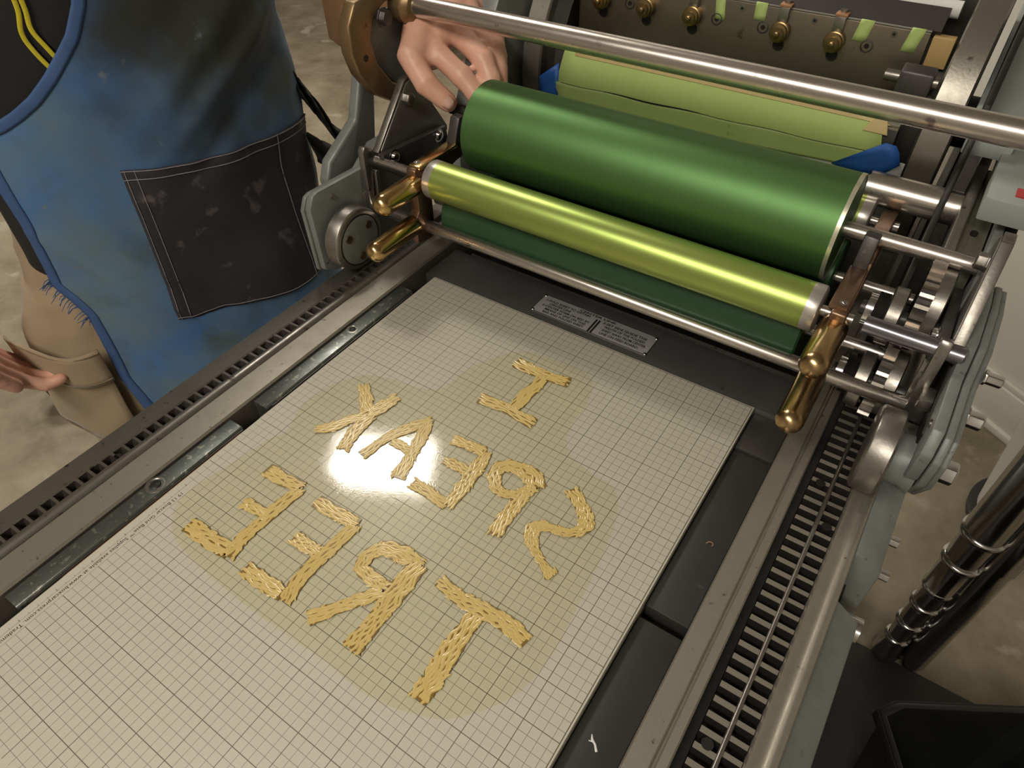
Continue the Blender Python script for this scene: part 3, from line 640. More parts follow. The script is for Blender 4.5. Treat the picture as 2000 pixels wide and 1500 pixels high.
# hand made pairs left / right
def side(sgn):
    X_ = (lambda x: x) if sgn < 0 else (lambda x: 2*XC-x)
    XO = (lambda x: x) if sgn < 0 else (lambda x: 2*XC-x+.62)
    def po(mb, poly, x0, x1):
        a, c = sorted((XO(x0), XO(x1))); return mb.prism(poly, a, c)
    def bx(mb, x0,x1,*r):
        a, c = sorted((X_(x0), X_(x1))); return mb.box(a,c,*r)
    def pr(mb, poly, x0, x1):
        a, c = sorted((X_(x0), X_(x1))); return mb.prism(poly, a, c)
    out = -1 if sgn < 0 else 1      # outward direction
    # wheel riding on the rail
    hubx = X_(-2.75)
    wh = cb(MB().lathe((hubx,-1.0,1.28),(out,0,0),[(0,1.14),(.05,1.22),(.10,1.25),(.62,1.25),(.68,1.2),(.70,1.1)],48), 'wheel', STEEL, label='round steel bearing wheel')
    if sgn < 0:
        build(MB().lathe((hubx,-1.0,1.28),(-out,0,0),[(-.02,1.0),(.015,.98),(.03,.94)],40), 'hub_cap', GREY, wh)
        build(MB().lathe((hubx,-1.0,1.28),(-out,0,0),[(0,1.04),(.018,1.04),(.018,.985),(0,.985)],40,cap=False), 'seal', GREASY, wh)
        for a in (150, 40, 265):
            ca, sa = math.cos(math.radians(a)), math.sin(math.radians(a))
            c = Vector((hubx+.03,-1+.68*ca,1.28+.68*sa))
            build(MB().cyl(c, c+Vector((.05,0,0)), .16, n=20), 'screw', BRASSO, wh)
            build(MB().bar(c+Vector((.052,-.12,.0)), c+Vector((.052,.12,.07)), .02,.035,(1,0,0)), 'screw_slot', INK, wh)
    else:
        build(MB().lathe((X_(-3.4),-1.0,1.28),(out,0,0),[(0,.75),(.5,.72),(.75,.85)],32), 'hub', GREY, wh)
    # foot plate behind the wheel
    ply = [(-2.25,.25),(-2.3,2.9),(-2.05,3.35),(-1.8,3.42),(.6,3.34),(1.6,4.0),(4.5,4.0),(4.5,.2),(1,-.1),(-1.6,-.1)]
    if sgn > 0: ply = [(-2.0,1.75),(-2.1,2.7),(-1.7,3.3),(.2,3.5),(1.2,4.1),(3.0,4.2),(4.5,4.0),(4.5,.2),(1,-.1),(-.6,-.1)]
    XP = (lambda x: x) if sgn < 0 else (lambda x: 2*XC-x+.22)
    def pq(mb, poly, x0, x1):
        a, c = sorted((XP(x0), XP(x1))); return mb.prism(poly, a, c)
    cb(pq(MB(), ply, -3.65,-3.95), 'foot_plate', GREY, bevel=.05)
    cb(pq(MB(), [(y-.05,z-.1) for y,z in ply], -3.98,-4.18), 'foot_plate', GREY, bevel=.05)
    if sgn > 0:
        cb(pq(MB(), [(y+.15,z-.3) for y,z in ply], -4.2,-4.36), 'foot_plate', GREY, bevel=.05)
        for yy,zz,rr in ((-1.0,.9,.34),(-.2,2.2,.24),(.6,3.0,.17)):
            cb(MB().lathe((XP(-4.34),yy,zz+.55),(1,0,0),[(0,rr*1.25),(.08,rr*1.25),(.08,rr),(.42,rr),(.46,rr*.85)],6), 'bolt', CHROME, bevel=.015)
    cb(MB().cyl((XP(-3.66),-1.15,2.95),(XP(-3.60),-1.15,2.95),.11,n=16), 'bolt', STEEL)
    # blocks on rod ends
    cb(bx(MB(), -3.9,-3.5,.3,.9,1.5,2.45), 'rod_block', STEEL, bevel=.07)
    # upright clamp bar
    b = MB(); pr(b, [(.35,1.8),(.62,1.8),(.95,4.1),(.55,4.28),(.45,4.1)], -3.6,-3.3); cb(b, 'clamp_bar', STEEL, bevel=.05)
    b = MB(); pr(b, [(.75,1.6),(.95,1.6),(1.05,3.2),(.85,3.2)], -3.5,-3.2); cb(b, 'clamp_bar', STEEL, bevel=.04)
    # triangular bracket: plate with a folded edge
    tri = [(1.05,4.02),(2.9,5.95),(3.25,6.02),(3.6,5.75),(5.1,3.5),(5.1,3.3),(1.1,3.85)]
    cb(po(MB(), tri, -2.95,-3.07), 'bracket', mat('bracket_steel',(.26,.24,.215),.5,.38,(.16,.145,.13),1.2,.7,.08), bevel=.03, label='triangular steel bracket plate')
    fl = MB(); e0, e1 = Vector((XO(-3.13),.95,3.95)), Vector((XO(-3.13),2.88,6.05))
    fl.bar(e0, e1, .30,.12,(0,-.7,.7)); fl.bar(e1, Vector((XO(-3.13),3.3,6.10)), .30,.1,(0,0,1)); cb(fl, 'bracket_flange', STEEL, bevel=.03)
    cb(MB().lathe((XO(-2.95),2.75,5.45),(-out,0,0),[(0,.27),(.05,.27),(.05,.24),(.28,.24),(.32,.18)],6), 'bolt', STEEL, bevel=.02)
    # angle bar with round rivets
    cb(po(MB(), [(.75,4.05),(4.6,3.75),(4.75,2.72),(1.25,3.12)], -2.6,-2.9), 'angle_bar', DARK, bevel=.05)
    for yy, zz in ((1.35,3.78),(4.05,3.55)):
        cb(MB().lathe((XO(-2.6),yy,zz),(-out,0,0),[(0,.27),(.03,.27),(.04,.2),(.14,.17),(.19,.09)],24), 'rivet', CHROME)
    # arm carrying the hand rail (left) 
side(-1); side(1)
# bronze arm and clamp for the hand rail on the operator side
arm = [(2.55,8.95),(1.75,8.85),(1.25,8.2),(1.2,7.3),(1.45,6.5),(2.1,5.6),(3.1,4.95),(3.85,4.95),(3.85,5.35),(3.1,5.75),(2.45,6.6),(2.25,7.5),(2.55,8.2),(3.2,8.5),(4.0,8.55),(4.4,8.9),(3.6,9.2)]
ao = cb(MB().prism(arm, -4.35,-3.80), 'rail_arm', CASTB, bevel=.09, segs=3, label='curved bronze coloured arm holding the hand rail')
build(MB().cyl((-3.83,1.85,7.0),(-3.79,1.85,7.0),.12,n=16), 'arm_hole', INK, ao)
build(MB().lathe((-4.1,4.25,8.22),(1,0,0),[(0,.62),(.1,.66),(.55,.66),(.62,.58),(.85,.52),(.9,.40)],32), 'rail_collar', CASTB, ao)
build(MB().lathe((-3.80,2.95,8.1),(1,0,0),[(0,.34),(.08,.34),(.08,.27),(.3,.27)],6), 'bolt', DARK, ao, bevel=.02)
build(MB().prism([(2.3,6.4),(3.1,5.6),(4.4,5.2),(4.6,8.1),(3.0,8.2),(2.35,7.4)], -4.30,-4.15), 'arm_web', GREY, ao, bevel=.02)
# grey lever below the arm
cb(MB().prism([(2.6,7.2),(3.2,7.2),(2.5,3.4),(.6,2.2),(-.3,2.2),(-.45,2.9),(-.1,3.6),(1.6,4.6)], -5.1,-4.6), 'lever', GREY, bevel=.12, segs=3)
# latch bracket beside drum on the operator side
cb(MB().box(-.55,-.15,3.15,4.0,4.5,5.35), 'drum_bearing', DARK, bevel=.04)
cb(MB().lathe((-.12,3.57,4.81),(1,0,0),[(0,.62),(.24,.62)],32), 'drum_bearing', STEEL)
cb(MB().cyl((-1.6,3.8,5.0),(-.5,3.8,5.0),.22), 'drum_bearing', GREASY)
# roller yokes with handles
def yoke(sgn, label):
    X_ = (lambda x: x) if sgn < 0 else (lambda x: 2*XC-x)
    t = thing('roller_yoke', label, 'roller yoke', (X_(-.75),1.0,1.3), 'bronze roller yokes')
    def px(mb, poly, x0,x1):
        a,c = sorted((X_(x0),X_(x1))); return mb.prism(poly,a,c)
    px_ = px(MB(), [(-.05,1.35),(.35,1.25),(1.0,1.35),(1.0,3.2),(2.6,3.6),(6.6,3.9),(6.6,4.15),(2.6,4.25),(.35,4.28),(.2,4.2),(.2,2.6),(-.05,2.3)], -.58,-1.0)
    build(px_, 'side_arm', BRONZED, t, bevel=.05, label='tarnished bronze side arm')
    px_ = px(MB(), [(.35,4.22),(2.55,4.2),(2.6,4.32),(.35,4.36)], -.45,-.95); build(px_, 'top_strap', BRONZE if sgn<0 else BRONZED, t, bevel=.03)
    px_ = px(MB(), [(2.5,4.2),(3.0,4.45),(3.2,5.2),(2.85,5.2),(2.6,4.6)], -.5,-.92); build(px_, 'upright', DARK, t, bevel=.05)
    if sgn > 0:
        px_ = px(MB(), [(2.6,4.2),(6.4,4.05),(6.5,4.25),(4.6,4.5),(3.4,4.62),(2.7,4.45)], -.55,-1.0); build(px_, 'top_strap', BRONZED, t, bevel=.05)
    for yy in (.6,):
        build(MB().sphere((X_(-.78),yy,4.36),.07,12,8,(1,1,.6)), 'screw', CHROME, t)
    build(MB().cyl((X_(-.78),.6,4.33),(X_(-.78),.6,4.37),.12,n=16), 'screw_seat', STEEL, t)
    for y0_, y1_, z in ((.55,-1.75,3.62),(.12,-2.45,2.08)):
        r = .40 if z > 3 else .385
        L_ = y0_-y1_; prof = [(0,r*.80),(.06,r*.95),(.25,r)] + [(L_-r,r)] + [(L_-r+r*math.sin(a*PI/16), r*math.cos(a*PI/16)) for a in range(1,8)] + [(L_-.002,.03)]
        build(MB().lathe((X_(-.78),y0_,z),(0,-1,0),prof,40), 'handle', BRONZE if sgn < 0 else BRONZEW, t, label='polished bronze rounded handle', angle=60)
    return t
yoke(-1,'bronze roller yoke with two shiny handles next to the operator')
yoke(1,'tarnished bronze roller yoke with two handles beside the gear train')
# gear train on the right
def gear(cy, cz, r, x0, x1, n, name, label, phase=0):
    g = cb(MB().lathe((x0,cy,cz),(1,0,0),[(0,r-.14),(x1-x0,r-.14)],48), name, GREASY, label=label)
    for k in range(n):
        a = 2*PI*k/n+phase; c, s_ = math.cos(a), math.sin(a)
        if s_ < -.55: continue
        t = MB(); hw0 = 2*PI*r/n*.30; hw1 = hw0*.55
        def P(x, rr, tt): return (x, cy+rr*c-tt*s_, cz+rr*s_+tt*c)
        vs = [P(x, rr, tt) for x in (x0,x1) for rr, tt in ((r-.16,-hw0),(r-.16,hw0),(r+.05,hw1),(r+.05,-hw1))]
        t.add(vs, [(0,1,2,3),(7,6,5,4),(0,4,5,1),(1,5,6,2),(2,6,7,3),(3,7,4,0)])
        build(t, 'tooth', ROD, g)
    build(MB().lathe((x1,cy,cz),(1,0,0),[(0,r*.86),(.32,r*.86),(.36,r*.8)],40), 'gear_hub', STEEL, g)
    return g
gear(3.0,3.55,1.32,15.85,16.22,26,'drive_gear','steel spur gear behind the upper rod')
gear(1.75,1.42,1.22,15.72,16.05,24,'drive_gear','steel spur gear behind the lower rod')
for cy, cz, xs in ((2.2,3.35,14.75),(1.35,1.5,14.7)):
    cb(MB().lathe((xs,cy,cz),(1,0,0),[(0,.50),(.20,.50),(.20,.58)],32), 'collar', CHROME)
    cb(MB().lathe((xs+.52,cy,cz),(1,0,0),[(0,.80),(.04,.86),(.36,.86),(.4,.80)],40), 'collar', STEEL)
    sp = MB()
    pts = [(xs+.22+.30*k/80, cy+.56*math.cos(k*PI/8), cz+.56*math.sin(k*PI/8)) for k in range(81)]
    sp.tube(pts, .032, 6, up=(1,0,0)); cb(sp, 'spring', GREASY)
    cb(MB().cyl((14.6,cy,cz),(16.9,cy,cz),.22), 'gear_shaft', DARK)
for (y0_,y1_,z0_,z1_,x0_,x1_) in ((-.1,.5,2.35,2.75,16.9,17.25),(-.5,.0,1.3,1.75,16.85,17.3)):
    cb(MB().box(x0_,x1_,y0_,y1_,z0_,z1_), 'rod_block', STEEL, bevel=.04)

# ------------------------------------------------------------------ impression cylinder
CY, CZ, CR = 13.3, 4.8, 4.8
def cp(th, r): return (CY + r*math.cos(math.radians(th)), CZ + r*math.sin(math.radians(th)))
cylr = thing('impression_cylinder', 'steel impression cylinder with brass gripper plungers and taped packing', 'press cylinder', (XC, CY, 0))
def yb(mb, name, m_, **k): return build(mb, name, m_, cylr, **k)
poly = [cp(165+ (490-165)*k/70, CR) for k in range(71)] + [(10.45,8.2),(10.5,5.5),(9.3,5.5)]
yb(MB().prism(poly, .12, 13.35), 'cylinder_body', DARK, angle=25)
yb(MB().box(.3,13.1,10.22,11.6,8.40,8.47), 'gripper_bar_top', mat('dull_steel',(.36,.34,.305),.4,.5,(.27,.25,.22),1.5,.6,.1), bevel=.02)
yb(MB().box(.3,13.1,10.2,10.5,5.6,8.40), 'gripper_bar', GRIPFACE, bevel=.04, label='browned steel gripper bar face')
for x0,x1,tt in ((-1.5,-.58,0),(13.95,14.93,1)):
    yb(MB().lathe((x0,CY,CZ),(1,0,0),[(0,4.66),(.06,4.74),(x1-x0-.06,4.74),(x1-x0,4.66)],128), 'bearer_ring', mat('ring_steel',(.36,.33,.28),.85,.42,(.22,.20,.17),1.0,.7,.15,40,.1,spots=(.10,.085,.07),spotscale=8,spotamt=.66), angle=25, label='wide steel bearer ring')
yb(MB().lathe((-.58,CY,CZ),(1,0,0),[(0,4.3),(.7,4.3)],96), 'ring_hub', GREASY)
yb(MB().lathe((13.3,CY,CZ),(1,0,0),[(0,4.0),(.7,4.0)],96), 'ring_hub', GREASY)
for x in (1.35,3.24,5.13,8.42,10.3):
    b = MB().lathe((x,10.2,7.72),(0,-1,0),[(-.05,.34),(.28,.34),(.30,.30),(.42,.30),(.44,.22),(.52,.22),(.53,.10),(.64,.10),(.66,.07)],28); yb(b,'plunger',BRASSO,label='stepped brass gripper plunger')
    yb(MB().cyl((x+.02,10.19,7.22),(x+.02,10.21,7.22),.20,n=20), 'slot', INK)
    yb(MB().box(x-.17,x+.17,9.98,10.2,7.95,8.5), 'gripper_arm', STEEL, bevel=.02)
    yb(MB().box(x-.20,x+.20,10.0,11.4,8.50,8.58), 'gripper_strap', COPPER, bevel=.01)
    yb(MB().cyl((x,10.3,8.57),(x,10.3,8.66),.13,n=18), 'screw', STEEL)
for x in (2.48,6.03,7.76,11.33):
    yb(MB().lathe((x,10.2,7.70),(0,-1,0),[(-.02,.21),(.02,.21),(.03,.17),(.0,.16),(-.08,.15)],24), 'socket_screw', DARK)
    yb(MB().lathe((x,10.2,7.70),(0,-1,0),[(.0,.09),(.012,.09)],6), 'socket', INK)
for x in (6.89,9.46,12.04):
    yb(MB().lathe((x,10.2,8.2),(0,-1,0),[(-.02,.10),(.03,.10)],20), 'socket_screw', STEEL)
    yb(MB().lathe((x,10.2,8.2),(0,-1,0),[(.03,.055),(.036,.055)],6), 'socket', INK)
for x, z in ((4.3,6.3),(7.0,6.0),(9.3,5.95)): yb(MB().cyl((x,10.17,z),(x,10.22,z),.13,n=18), 'pin', GREASY)
for x in (4.1,8.9,11.9):
    yb(MB().lathe((x,10.75,8.47),(0,0,1),[(0,.36),(.04,.36),(.05,.32)],28), 'cap', STEEL)
yb(MB().cyl((.2,11.2,8.9),(13.6,11.2,8.9),.26), 'paper_roll', WHITEP, label='white rolled packing paper')
yb(MB().box(13.2,13.85,10.05,10.5,7.45,8.35), 'cork_block', CORK, bevel=.03)
# tape strips folded over the gripper bar
for x, wd, dz, sk in ((6.05,.36,.75,.1),(7.57,.42,.55,0),(11.14,.44,.65,-.12),(12.72,.42,.72,-.14)):
    g = [[Vector((x-wd/2+wd*j/2+sk*(t), 10.185-.0*t, 8.46-dz*t)) for j in range(3)] for t in (1,.66,.33,0)]
    g = [[Vector((p.x,p.y,p.z)) for p in r] for r in g] + [[Vector((x-wd/2+wd*j/2, 10.22+.5*k, 8.475+.16*k)) for j in range(3)] for k in (0,1,2)]
    yb(MB().grid(g), 'tape_strip', TAPEG, solid=.012, label='strip of pale green tape')
def arcsheet(x0f, x1f, t0, t1, r, n=16, nx=12, wav=0):
    G = []
    for i in range(n+1):
        th = t0+(t1-t0)*i/n; y, z = cp(th, r); a, c = x0f(i/n), x1f(i/n)
        G.append([Vector((a+(c-a)*j/nx, y-wav*math.sin(j*2.1+i), z)) for j in range(nx+1)])
    return MB().grid(G)
yb(arcsheet(lambda t:-.40, lambda t:13.95, 178.5, 230, 4.845), 'packing_sheet', WHITEP, solid=.02, label='white packing paper')
yb(arcsheet(lambda t:.60-.25*t, lambda t:12.80+.4*t, 164.2, 180, 4.90, wav=.004), 'green_tape', TAPEG, solid=.02, label='wide pale green tape over the packing')
G = []
for i in range(9):
    row = []
    for j in range(31):
        x = .35+12.75*j/30; ta = 178.8-1.9*(j/30)+.25*math.sin(j*.8); tb = 192-.66*x
        y, z = cp(ta+(tb-ta)*i/8, 4.93); row.append(Vector((x,y,z)))
    G.append(row)
yb(MB().grid(G), 'green_tape', TAPEG2, solid=.02, label='second strip of green tape')
yb(arcsheet(lambda t:1.1, lambda t:12.6+.5*t, 163.8, 165.9, 4.93), 'tan_tape', TAPET, solid=.015, label='narrow tan tape edge')
yb(arcsheet(lambda t:12.5-.2*t, lambda t:12.95+.15*t, 164.4, 169.5, 4.935), 'tan_tape', TAPET, solid=.015)
# black split along the tape join
cr_ = MB(); pts=[]
for k in range(40):
    y, z = cp(178.8-1.9*k/39+.25*math.sin(k*.62), 4.945); pts.append((.6+12.2*k/39, y, z))
cr_.tube(pts, [.012+.02*max(0,math.sin((k-6)*.22)) if 6<k<20 else .010 for k in range(40)], 6, up=(0,-1,0)); yb(cr_, 'tape_split', INK)
def patch(pts, r, name, m_, label):
    # flat patch on the cylinder: list of (x, theta)
    cx = sum(p[0] for p in pts)/len(pts); ct = sum(p[1] for p in pts)/len(pts)
    def P(x, t): y, z = cp(t, r); return Vector((x,y,z))
    mb = MB(); n = len(pts); R0 = [P(*p) for p in pts]; R1 = [P((p[0]+cx)/2,(p[1]+ct)/2) for p in pts]
    vs = R0+R1+[P(cx,ct)]
    fs = [(k,(k+1)%n,n+(k+1)%n,n+k) for k in range(n)] + [(n+k,n+(k+1)%n,2*n) for k in range(n)]
    mb.add(vs, fs); yb(mb, name, m_, solid=.02, label=label)
patch([(-.45,178.2),(.44,170.2),(.46,187),(-.45,187)], 4.96, 'blue_tape', TAPEB, 'blue tape corner')
patch([(11.7,184.6),(13.15,172.0),(13.5,172.3),(13.67,174.7),(13.82,179),(13.4,184),(12.5,186.5)], 4.97, 'blue_tape', TAPEB, 'crumpled blue tape corner')
# tympan reel knob and bracket in the gap
kb = yb(MB().cyl((12.85,9.1,6.0),(13.35,9.1,6.0),.50,n=40), 'ratchet_knob', BEARER)
for k in range(24):
    a = 2*PI*k/24; build(MB().bar((12.86,9.1+.5*math.cos(a),6+.5*math.sin(a)),(13.34,9.1+.5*math.cos(a),6+.5*math.sin(a)),.05,.05), 'knurl', BEARER, kb)
yb(MB().prism([(8.8,6.9),(9.5,6.9),(9.6,7.5),(9.3,7.75),(8.9,7.6)], 12.75, 13.75), 'reel_bracket', DARK, bevel=.06)
yb(MB().cyl((12.3,9.2,7.3),(13.9,9.2,7.3),.18), 'reel_shaft', STEEL)
yb(MB().cyl((-2,CY,CZ),(16,CY,CZ),.9), 'axle', DARK)

# ------------------------------------------------------------------ person in apron
PB = Vector((-17.9,.65,0)); AF = math.radians(-22)
PF = Vector((math.cos(AF), math.sin(AF), 0)); PU = Vector((-math.sin(AF), math.cos(AF), 0))
def pp(u, f, z): return PB + PU*u + PF*f + Vector((0,0,z))
person = thing('person', 'person in stained blue apron and khaki trousers with one hand on the ink drum', 'person', (PB.x, PB.y, FLOOR))
_st = pp(3.0,4.9,8.5) - LOC[person]; STAIN = (_st.x, _st.y, _st.z*.75)
DENIM = denim_material()
BIND = mat('apron_binding', (.06,.12,.28), 0, .85, (.04,.09,.21), 1.2, .6, .3, 50, 0)
def lerp_table(T, z):
    if z >= T[0][0]: return T[0][1:]
    for a, c in zip(T, T[1:]):
        if z >= c[0]:
            t = (a[0]-z)/(a[0]-c[0]); t = t*t*(3-2*t) if len(a) > 2 else t
            return tuple(p+(q-p)*t for p, q in zip(a[1:], c[1:]))
    return T[-1][1:]
# skin: arms, hands, neck and head grown together into one surface
sk = MB()
def limb(pts, rads, flat=1.0, up=(0,0,1), n=14): sk.tube(pts, rads, n, flat, up); [sk.sphere(p, r, 12, 8) for p, r in zip(pts, rads) if flat == 1.0]
def finger(pts, r0, r1):
    n = len(pts); out, rr = [], []
    for i in range(n-1):
        a, c = Vector(pts[i]), Vector(pts[i+1])
        for k in range(4):
            t = k/4; out.append(a.lerp(c, t)); s_ = (i+t)/(n-1); rr.append((r0+(r1-r0)*s_)*(1.06 if k == 0 else (.95 if k == 2 else .98)))
    out.append(Vector(pts[-1])); rr.append(r1*.93)
    sk.tube(out, rr, 14); sk.sphere(out[-1], r1*.93, 12, 8); sk.sphere(out[0], r0, 12, 8)
shL = pp(7.4,-.4,20.3); elL = Vector((-10.0,12.6,11.2)); wrL = Vector((-4.55,7.25,8.55))
limb([shL, shL.lerp(elL,.5), elL], [2.3,1.95,1.7]); limb([elL, elL.lerp(wrL,.35), elL.lerp(wrL,.75), wrL], [1.65,1.7,1.3,1.12])
HL = {'index':[(-2.6,4.29,6.77),(-1.2,4.09,6.15),(-.6,4.1,5.61),(-.15,4.13,5.20)],'middle':[(-2.1,5.3,7.1),(-.85,5.01,6.54),(-.35,4.77,5.95),(-.02,4.55,5.40)],
      'ring':[(-2.2,6.2,7.25),(-1.0,6.0,6.63),(-.55,5.54,6.0),(-.25,5.2,5.5)],'pinky':[(-2.65,7.15,7.22),(-1.6,6.9,6.65),(-1.1,6.42,6.15),(-.8,6.1,5.75)]}
for k_, r0, r1 in (('index',.45,.335),('middle',.46,.345),('ring',.44,.33),('pinky',.38,.28)):
    finger(HL[k_], r0, r1)
    mc = Vector(HL[k_][0]); sk.tube([wrL.lerp(mc,.0)+(mc-Vector((-2.4,5.7,7.1)))*.35, wrL.lerp(mc,.5)+(mc-Vector((-2.4,5.7,7.1)))*.12, mc], [.85,.72,.52], 12)
finger([(-3.95,5.6,7.9),(-3.0,3.35,6.75),(-2.1,3.05,6.04),(-1.35,3.32,5.42)], .56, .385)
sk.tube([(-4.2,6.4,8.2),(-3.4,4.6,7.3),(-3.0,3.5,6.8)], [.95,.75,.54], 12)
sk.tube([(-3.4,3.9,7.0),(-3.0,4.1,6.9),(-2.7,4.35,6.78)], [.45,.42,.42], 10)
sk.tube([(-2.95,3.7,6.7),(-2.5,4.0,6.55)], [.40,.36], 10)
sk.sphere((-3.1,5.2,7.2), .95, 14, 10, (1.1,1.1,.75)); sk.sphere((-3.4,6.2,7.6), .85, 14, 10, (1.1,1.1,.8))
shR = pp(-7.6,-.4,20.3); elR = pp(-11.6,-.9,8.6); wrR = pp(-12.2,1.4,-2.6)
limb([shR, shR.lerp(elR,.5), elR], [2.3,1.95,1.7]); limb([elR, elR.lerp(wrR,.35), elR.lerp(wrR,.75), wrR], [1.65,1.7,1.3,1.12])
kn = pp(-11.5,2.0,-6.0)
for i, (du, df) in enumerate(((.25,1.25),(.35,.5),(.3,-.25),(.15,-.95))):
    m0 = kn + PU*du + PF*df - Vector((0,0,.1*i)); sk.tube([wrR + PF*df*.4, wrR.lerp(m0,.5)+PF*df*.1, m0], [.72,.62,.48], 12)
    p1 = m0 + PU*.75 + Vector((0,0,-1.35)); p2 = p1 + PU*.9 + Vector((0,0,-.75)) + PF*.1; p3 = p2 + PU*.75 + Vector((0,0,.05))
    if i == 3: p1 = m0.lerp(p1,.8); p2 = m0.lerp(p2,.8); p3 = m0.lerp(p3,.8)
    finger([m0,p1,p2,p3], .42-.02*i, .31-.02*i)
finger([wrR+PF*.6+Vector((0,0,-.6)), kn+PF*1.7+Vector((0,0,1.2)), kn+PF*2.1+PU*.4+Vector((0,0,-.2)), kn+PF*1.9+PU*.9+Vector((0,0,-1.2))], .5, .35)
# inner torso, neck, head
sk.tube([pp(0,0,0), pp(0,0,8), pp(0,-.2,16), pp(0,-.4,20), pp(0,.2,24)], [4.2,4.2,4.2,2.8,2.2], 20, .8, tuple(PF))
sk.tube([shL, pp(0,-.4,20.2), shR], [2.1,2.6,2.1], 16)
hd = pp(0,1.6,29.0)
sk.sphere(hd, 3.3, 20, 14, (1.05,.95,1.32)); sk.sphere(hd+PF*.9+Vector((0,0,-2.2)), 2.3, 16, 12, (1,1,1.05))
sk.tube([hd+PF*3.2+Vector((0,0,.7)), hd+PF*3.9+Vector((0,0,-.5)), hd+PF*3.6+Vector((0,0,-.9))], [.35,.5,.45], 10)
for s_ in (-1,1): sk.sphere(hd+PU*s_*3.0+Vector((0,0,-.2)), .8, 12, 8, (.6,.6,1.2))
tmp = build(sk, 'body', SKIN, person)
rm = tmp.modifiers.new('r','REMESH'); rm.mode = 'VOXEL'; rm.voxel_size = .10*S
sm = tmp.modifiers.new('s','SMOOTH'); sm.iterations = 3; sm.factor = .5
dg = bpy.context.evaluated_depsgraph_get(); dg.update()
me = bpy.data.meshes.new_from_object(tmp.evaluated_get(dg)); old = tmp.data; tmp.modifiers.clear(); tmp.data = me; bpy.data.meshes.remove(old)
me.shade_smooth(); me.materials.clear(); me.materials.append(SKIN)
tmp['label'] = 'bare hands and forearms'
# finger and thumb nails that show
NAIL = mat('nail', (.72,.44,.36), 0, .25)
vd = (CAMP-Vector((-1.5,3.25,5.6))).normalized()
td = (Vector((-1.35,3.32,5.42))-Vector((-2.1,3.05,6.04))).normalized(); ns = vd - td*vd.dot(td); ns.normalize(); sd = td.cross(ns).normalized()
nb = MB(); c0 = Vector((-1.40,3.31,5.46)) + ns*.335
G = [[c0 + td*(a*.30-.02) + sd*(b_*.24*(1-.25*a*a)) + ns*(.03-.10*b_*b_-.05*a*a) for b_ in (-1,-.6,-.2,.2,.6,1)] for a in (-1,-.6,-.2,.2,.6,1)]
build(nb.grid(G), 'thumb_nail', NAIL, person, solid=.02)
for s_ in (-1,1):
    build(MB().sphere(hd+PU*s_*1.25+PF*3.0+Vector((0,0,.6)), .42, 14, 10), 'eye', mat('eye_white',(.75,.72,.68),0,.2), person)
    build(MB().sphere(hd+PU*s_*1.25+PF*3.33+Vector((0,0,.6)), .16, 12, 8), 'pupil', INK, person)
build(MB().tube([hd+PU*-1+PF*3.05+Vector((0,0,-2.2)), hd+PF*3.25+Vector((0,0,-2.3)), hd+PU*1+PF*3.05+Vector((0,0,-2.2))], .22, 10), 'mouth', mat('lips',(.45,.18,.15),0,.4), person)
build(MB().sphere(hd+PF*-.5+Vector((0,0,.9)), 3.65, 24, 16, (1.03,.95,1.2)), 'hair', HAIR, person)

# shirt
TT = [(22.6,3.0,2.8),(21.4,5.6,3.4),(19.5,7.9,4.2),(16,8.2,4.5),(10,7.8,4.65),(5,7.75,4.75),(0,7.6,4.7),(-2.2,7.7,4.75),(-3.3,7.75,4.8)]
sh = MB(); R_ = []; nz = 60; na = 96
for i in range(nz+1):
    z = 22.6 - (22.6+3.3)*i/nz; hw, hd_ = lerp_table(TT, z); ring = []
    for k in range(na):
        a = 2*PI*k/na; w_ = .18*noise.noise(Vector((math.cos(a)*2.2, math.sin(a)*2.2, z*.28)))
        ring.append(pp(math.sin(a)*(hw+w_)*(1 if math.sin(a)<0 else .85), math.cos(a)*(hd_+w_), z + (.25*math.sin(a*3) if i == nz else 0)))
    R_.append(ring)
sh.rings(R_, cap=False)
for a_, b_ in ((shL, elL), (shR, elR)):
    q = a_.lerp(b_, .68); sh.tube([pp(0,-.4,19.8).lerp(a_,.75), a_, a_.lerp(b_,.3), q], [2.7,2.75,2.5,2.35], 28, cap=False)
shirt = build(sh, 'shirt', SHIRT, person, solid=.06, label='black cotton shirt')
def on_shirt(u, z, off=.12):
    hw, hd_ = lerp_table(TT, z); a = math.asin(max(-.999, min(.999, u/hw))); return pp(math.sin(a)*(hw+off), math.cos(a)*(hd_+off), z)
for path in ([(-3.15,9.4),(-3.2,8.4),(-3.42,7.6),(-3.28,6.9),(-2.9,6.0)], [(-2.95,9.4),(-2.98,8.4),(-3.08,7.7),(-2.85,7.0),(-2.55,6.2)]):
    P_ = smooth_open([(u,z,0) for u,z in path], 6); build(MB().tube([on_shirt(p.x,p.y,.22) for p in P_], .085, 6, .25, tuple(PF)), 'print_stroke', YELLOW, shirt, label='yellow printed stroke')
P_ = smooth_open([(-2.2,9.7,0),(-2.0,9.2,0),(-1.7,9.35,0),(-1.5,9.0,0)], 6); build(MB().tube([on_shirt(p.x,p.y,.22) for p in P_], .09, 6, .25, tuple(PF)), 'print_stroke', YELLOW, shirt)

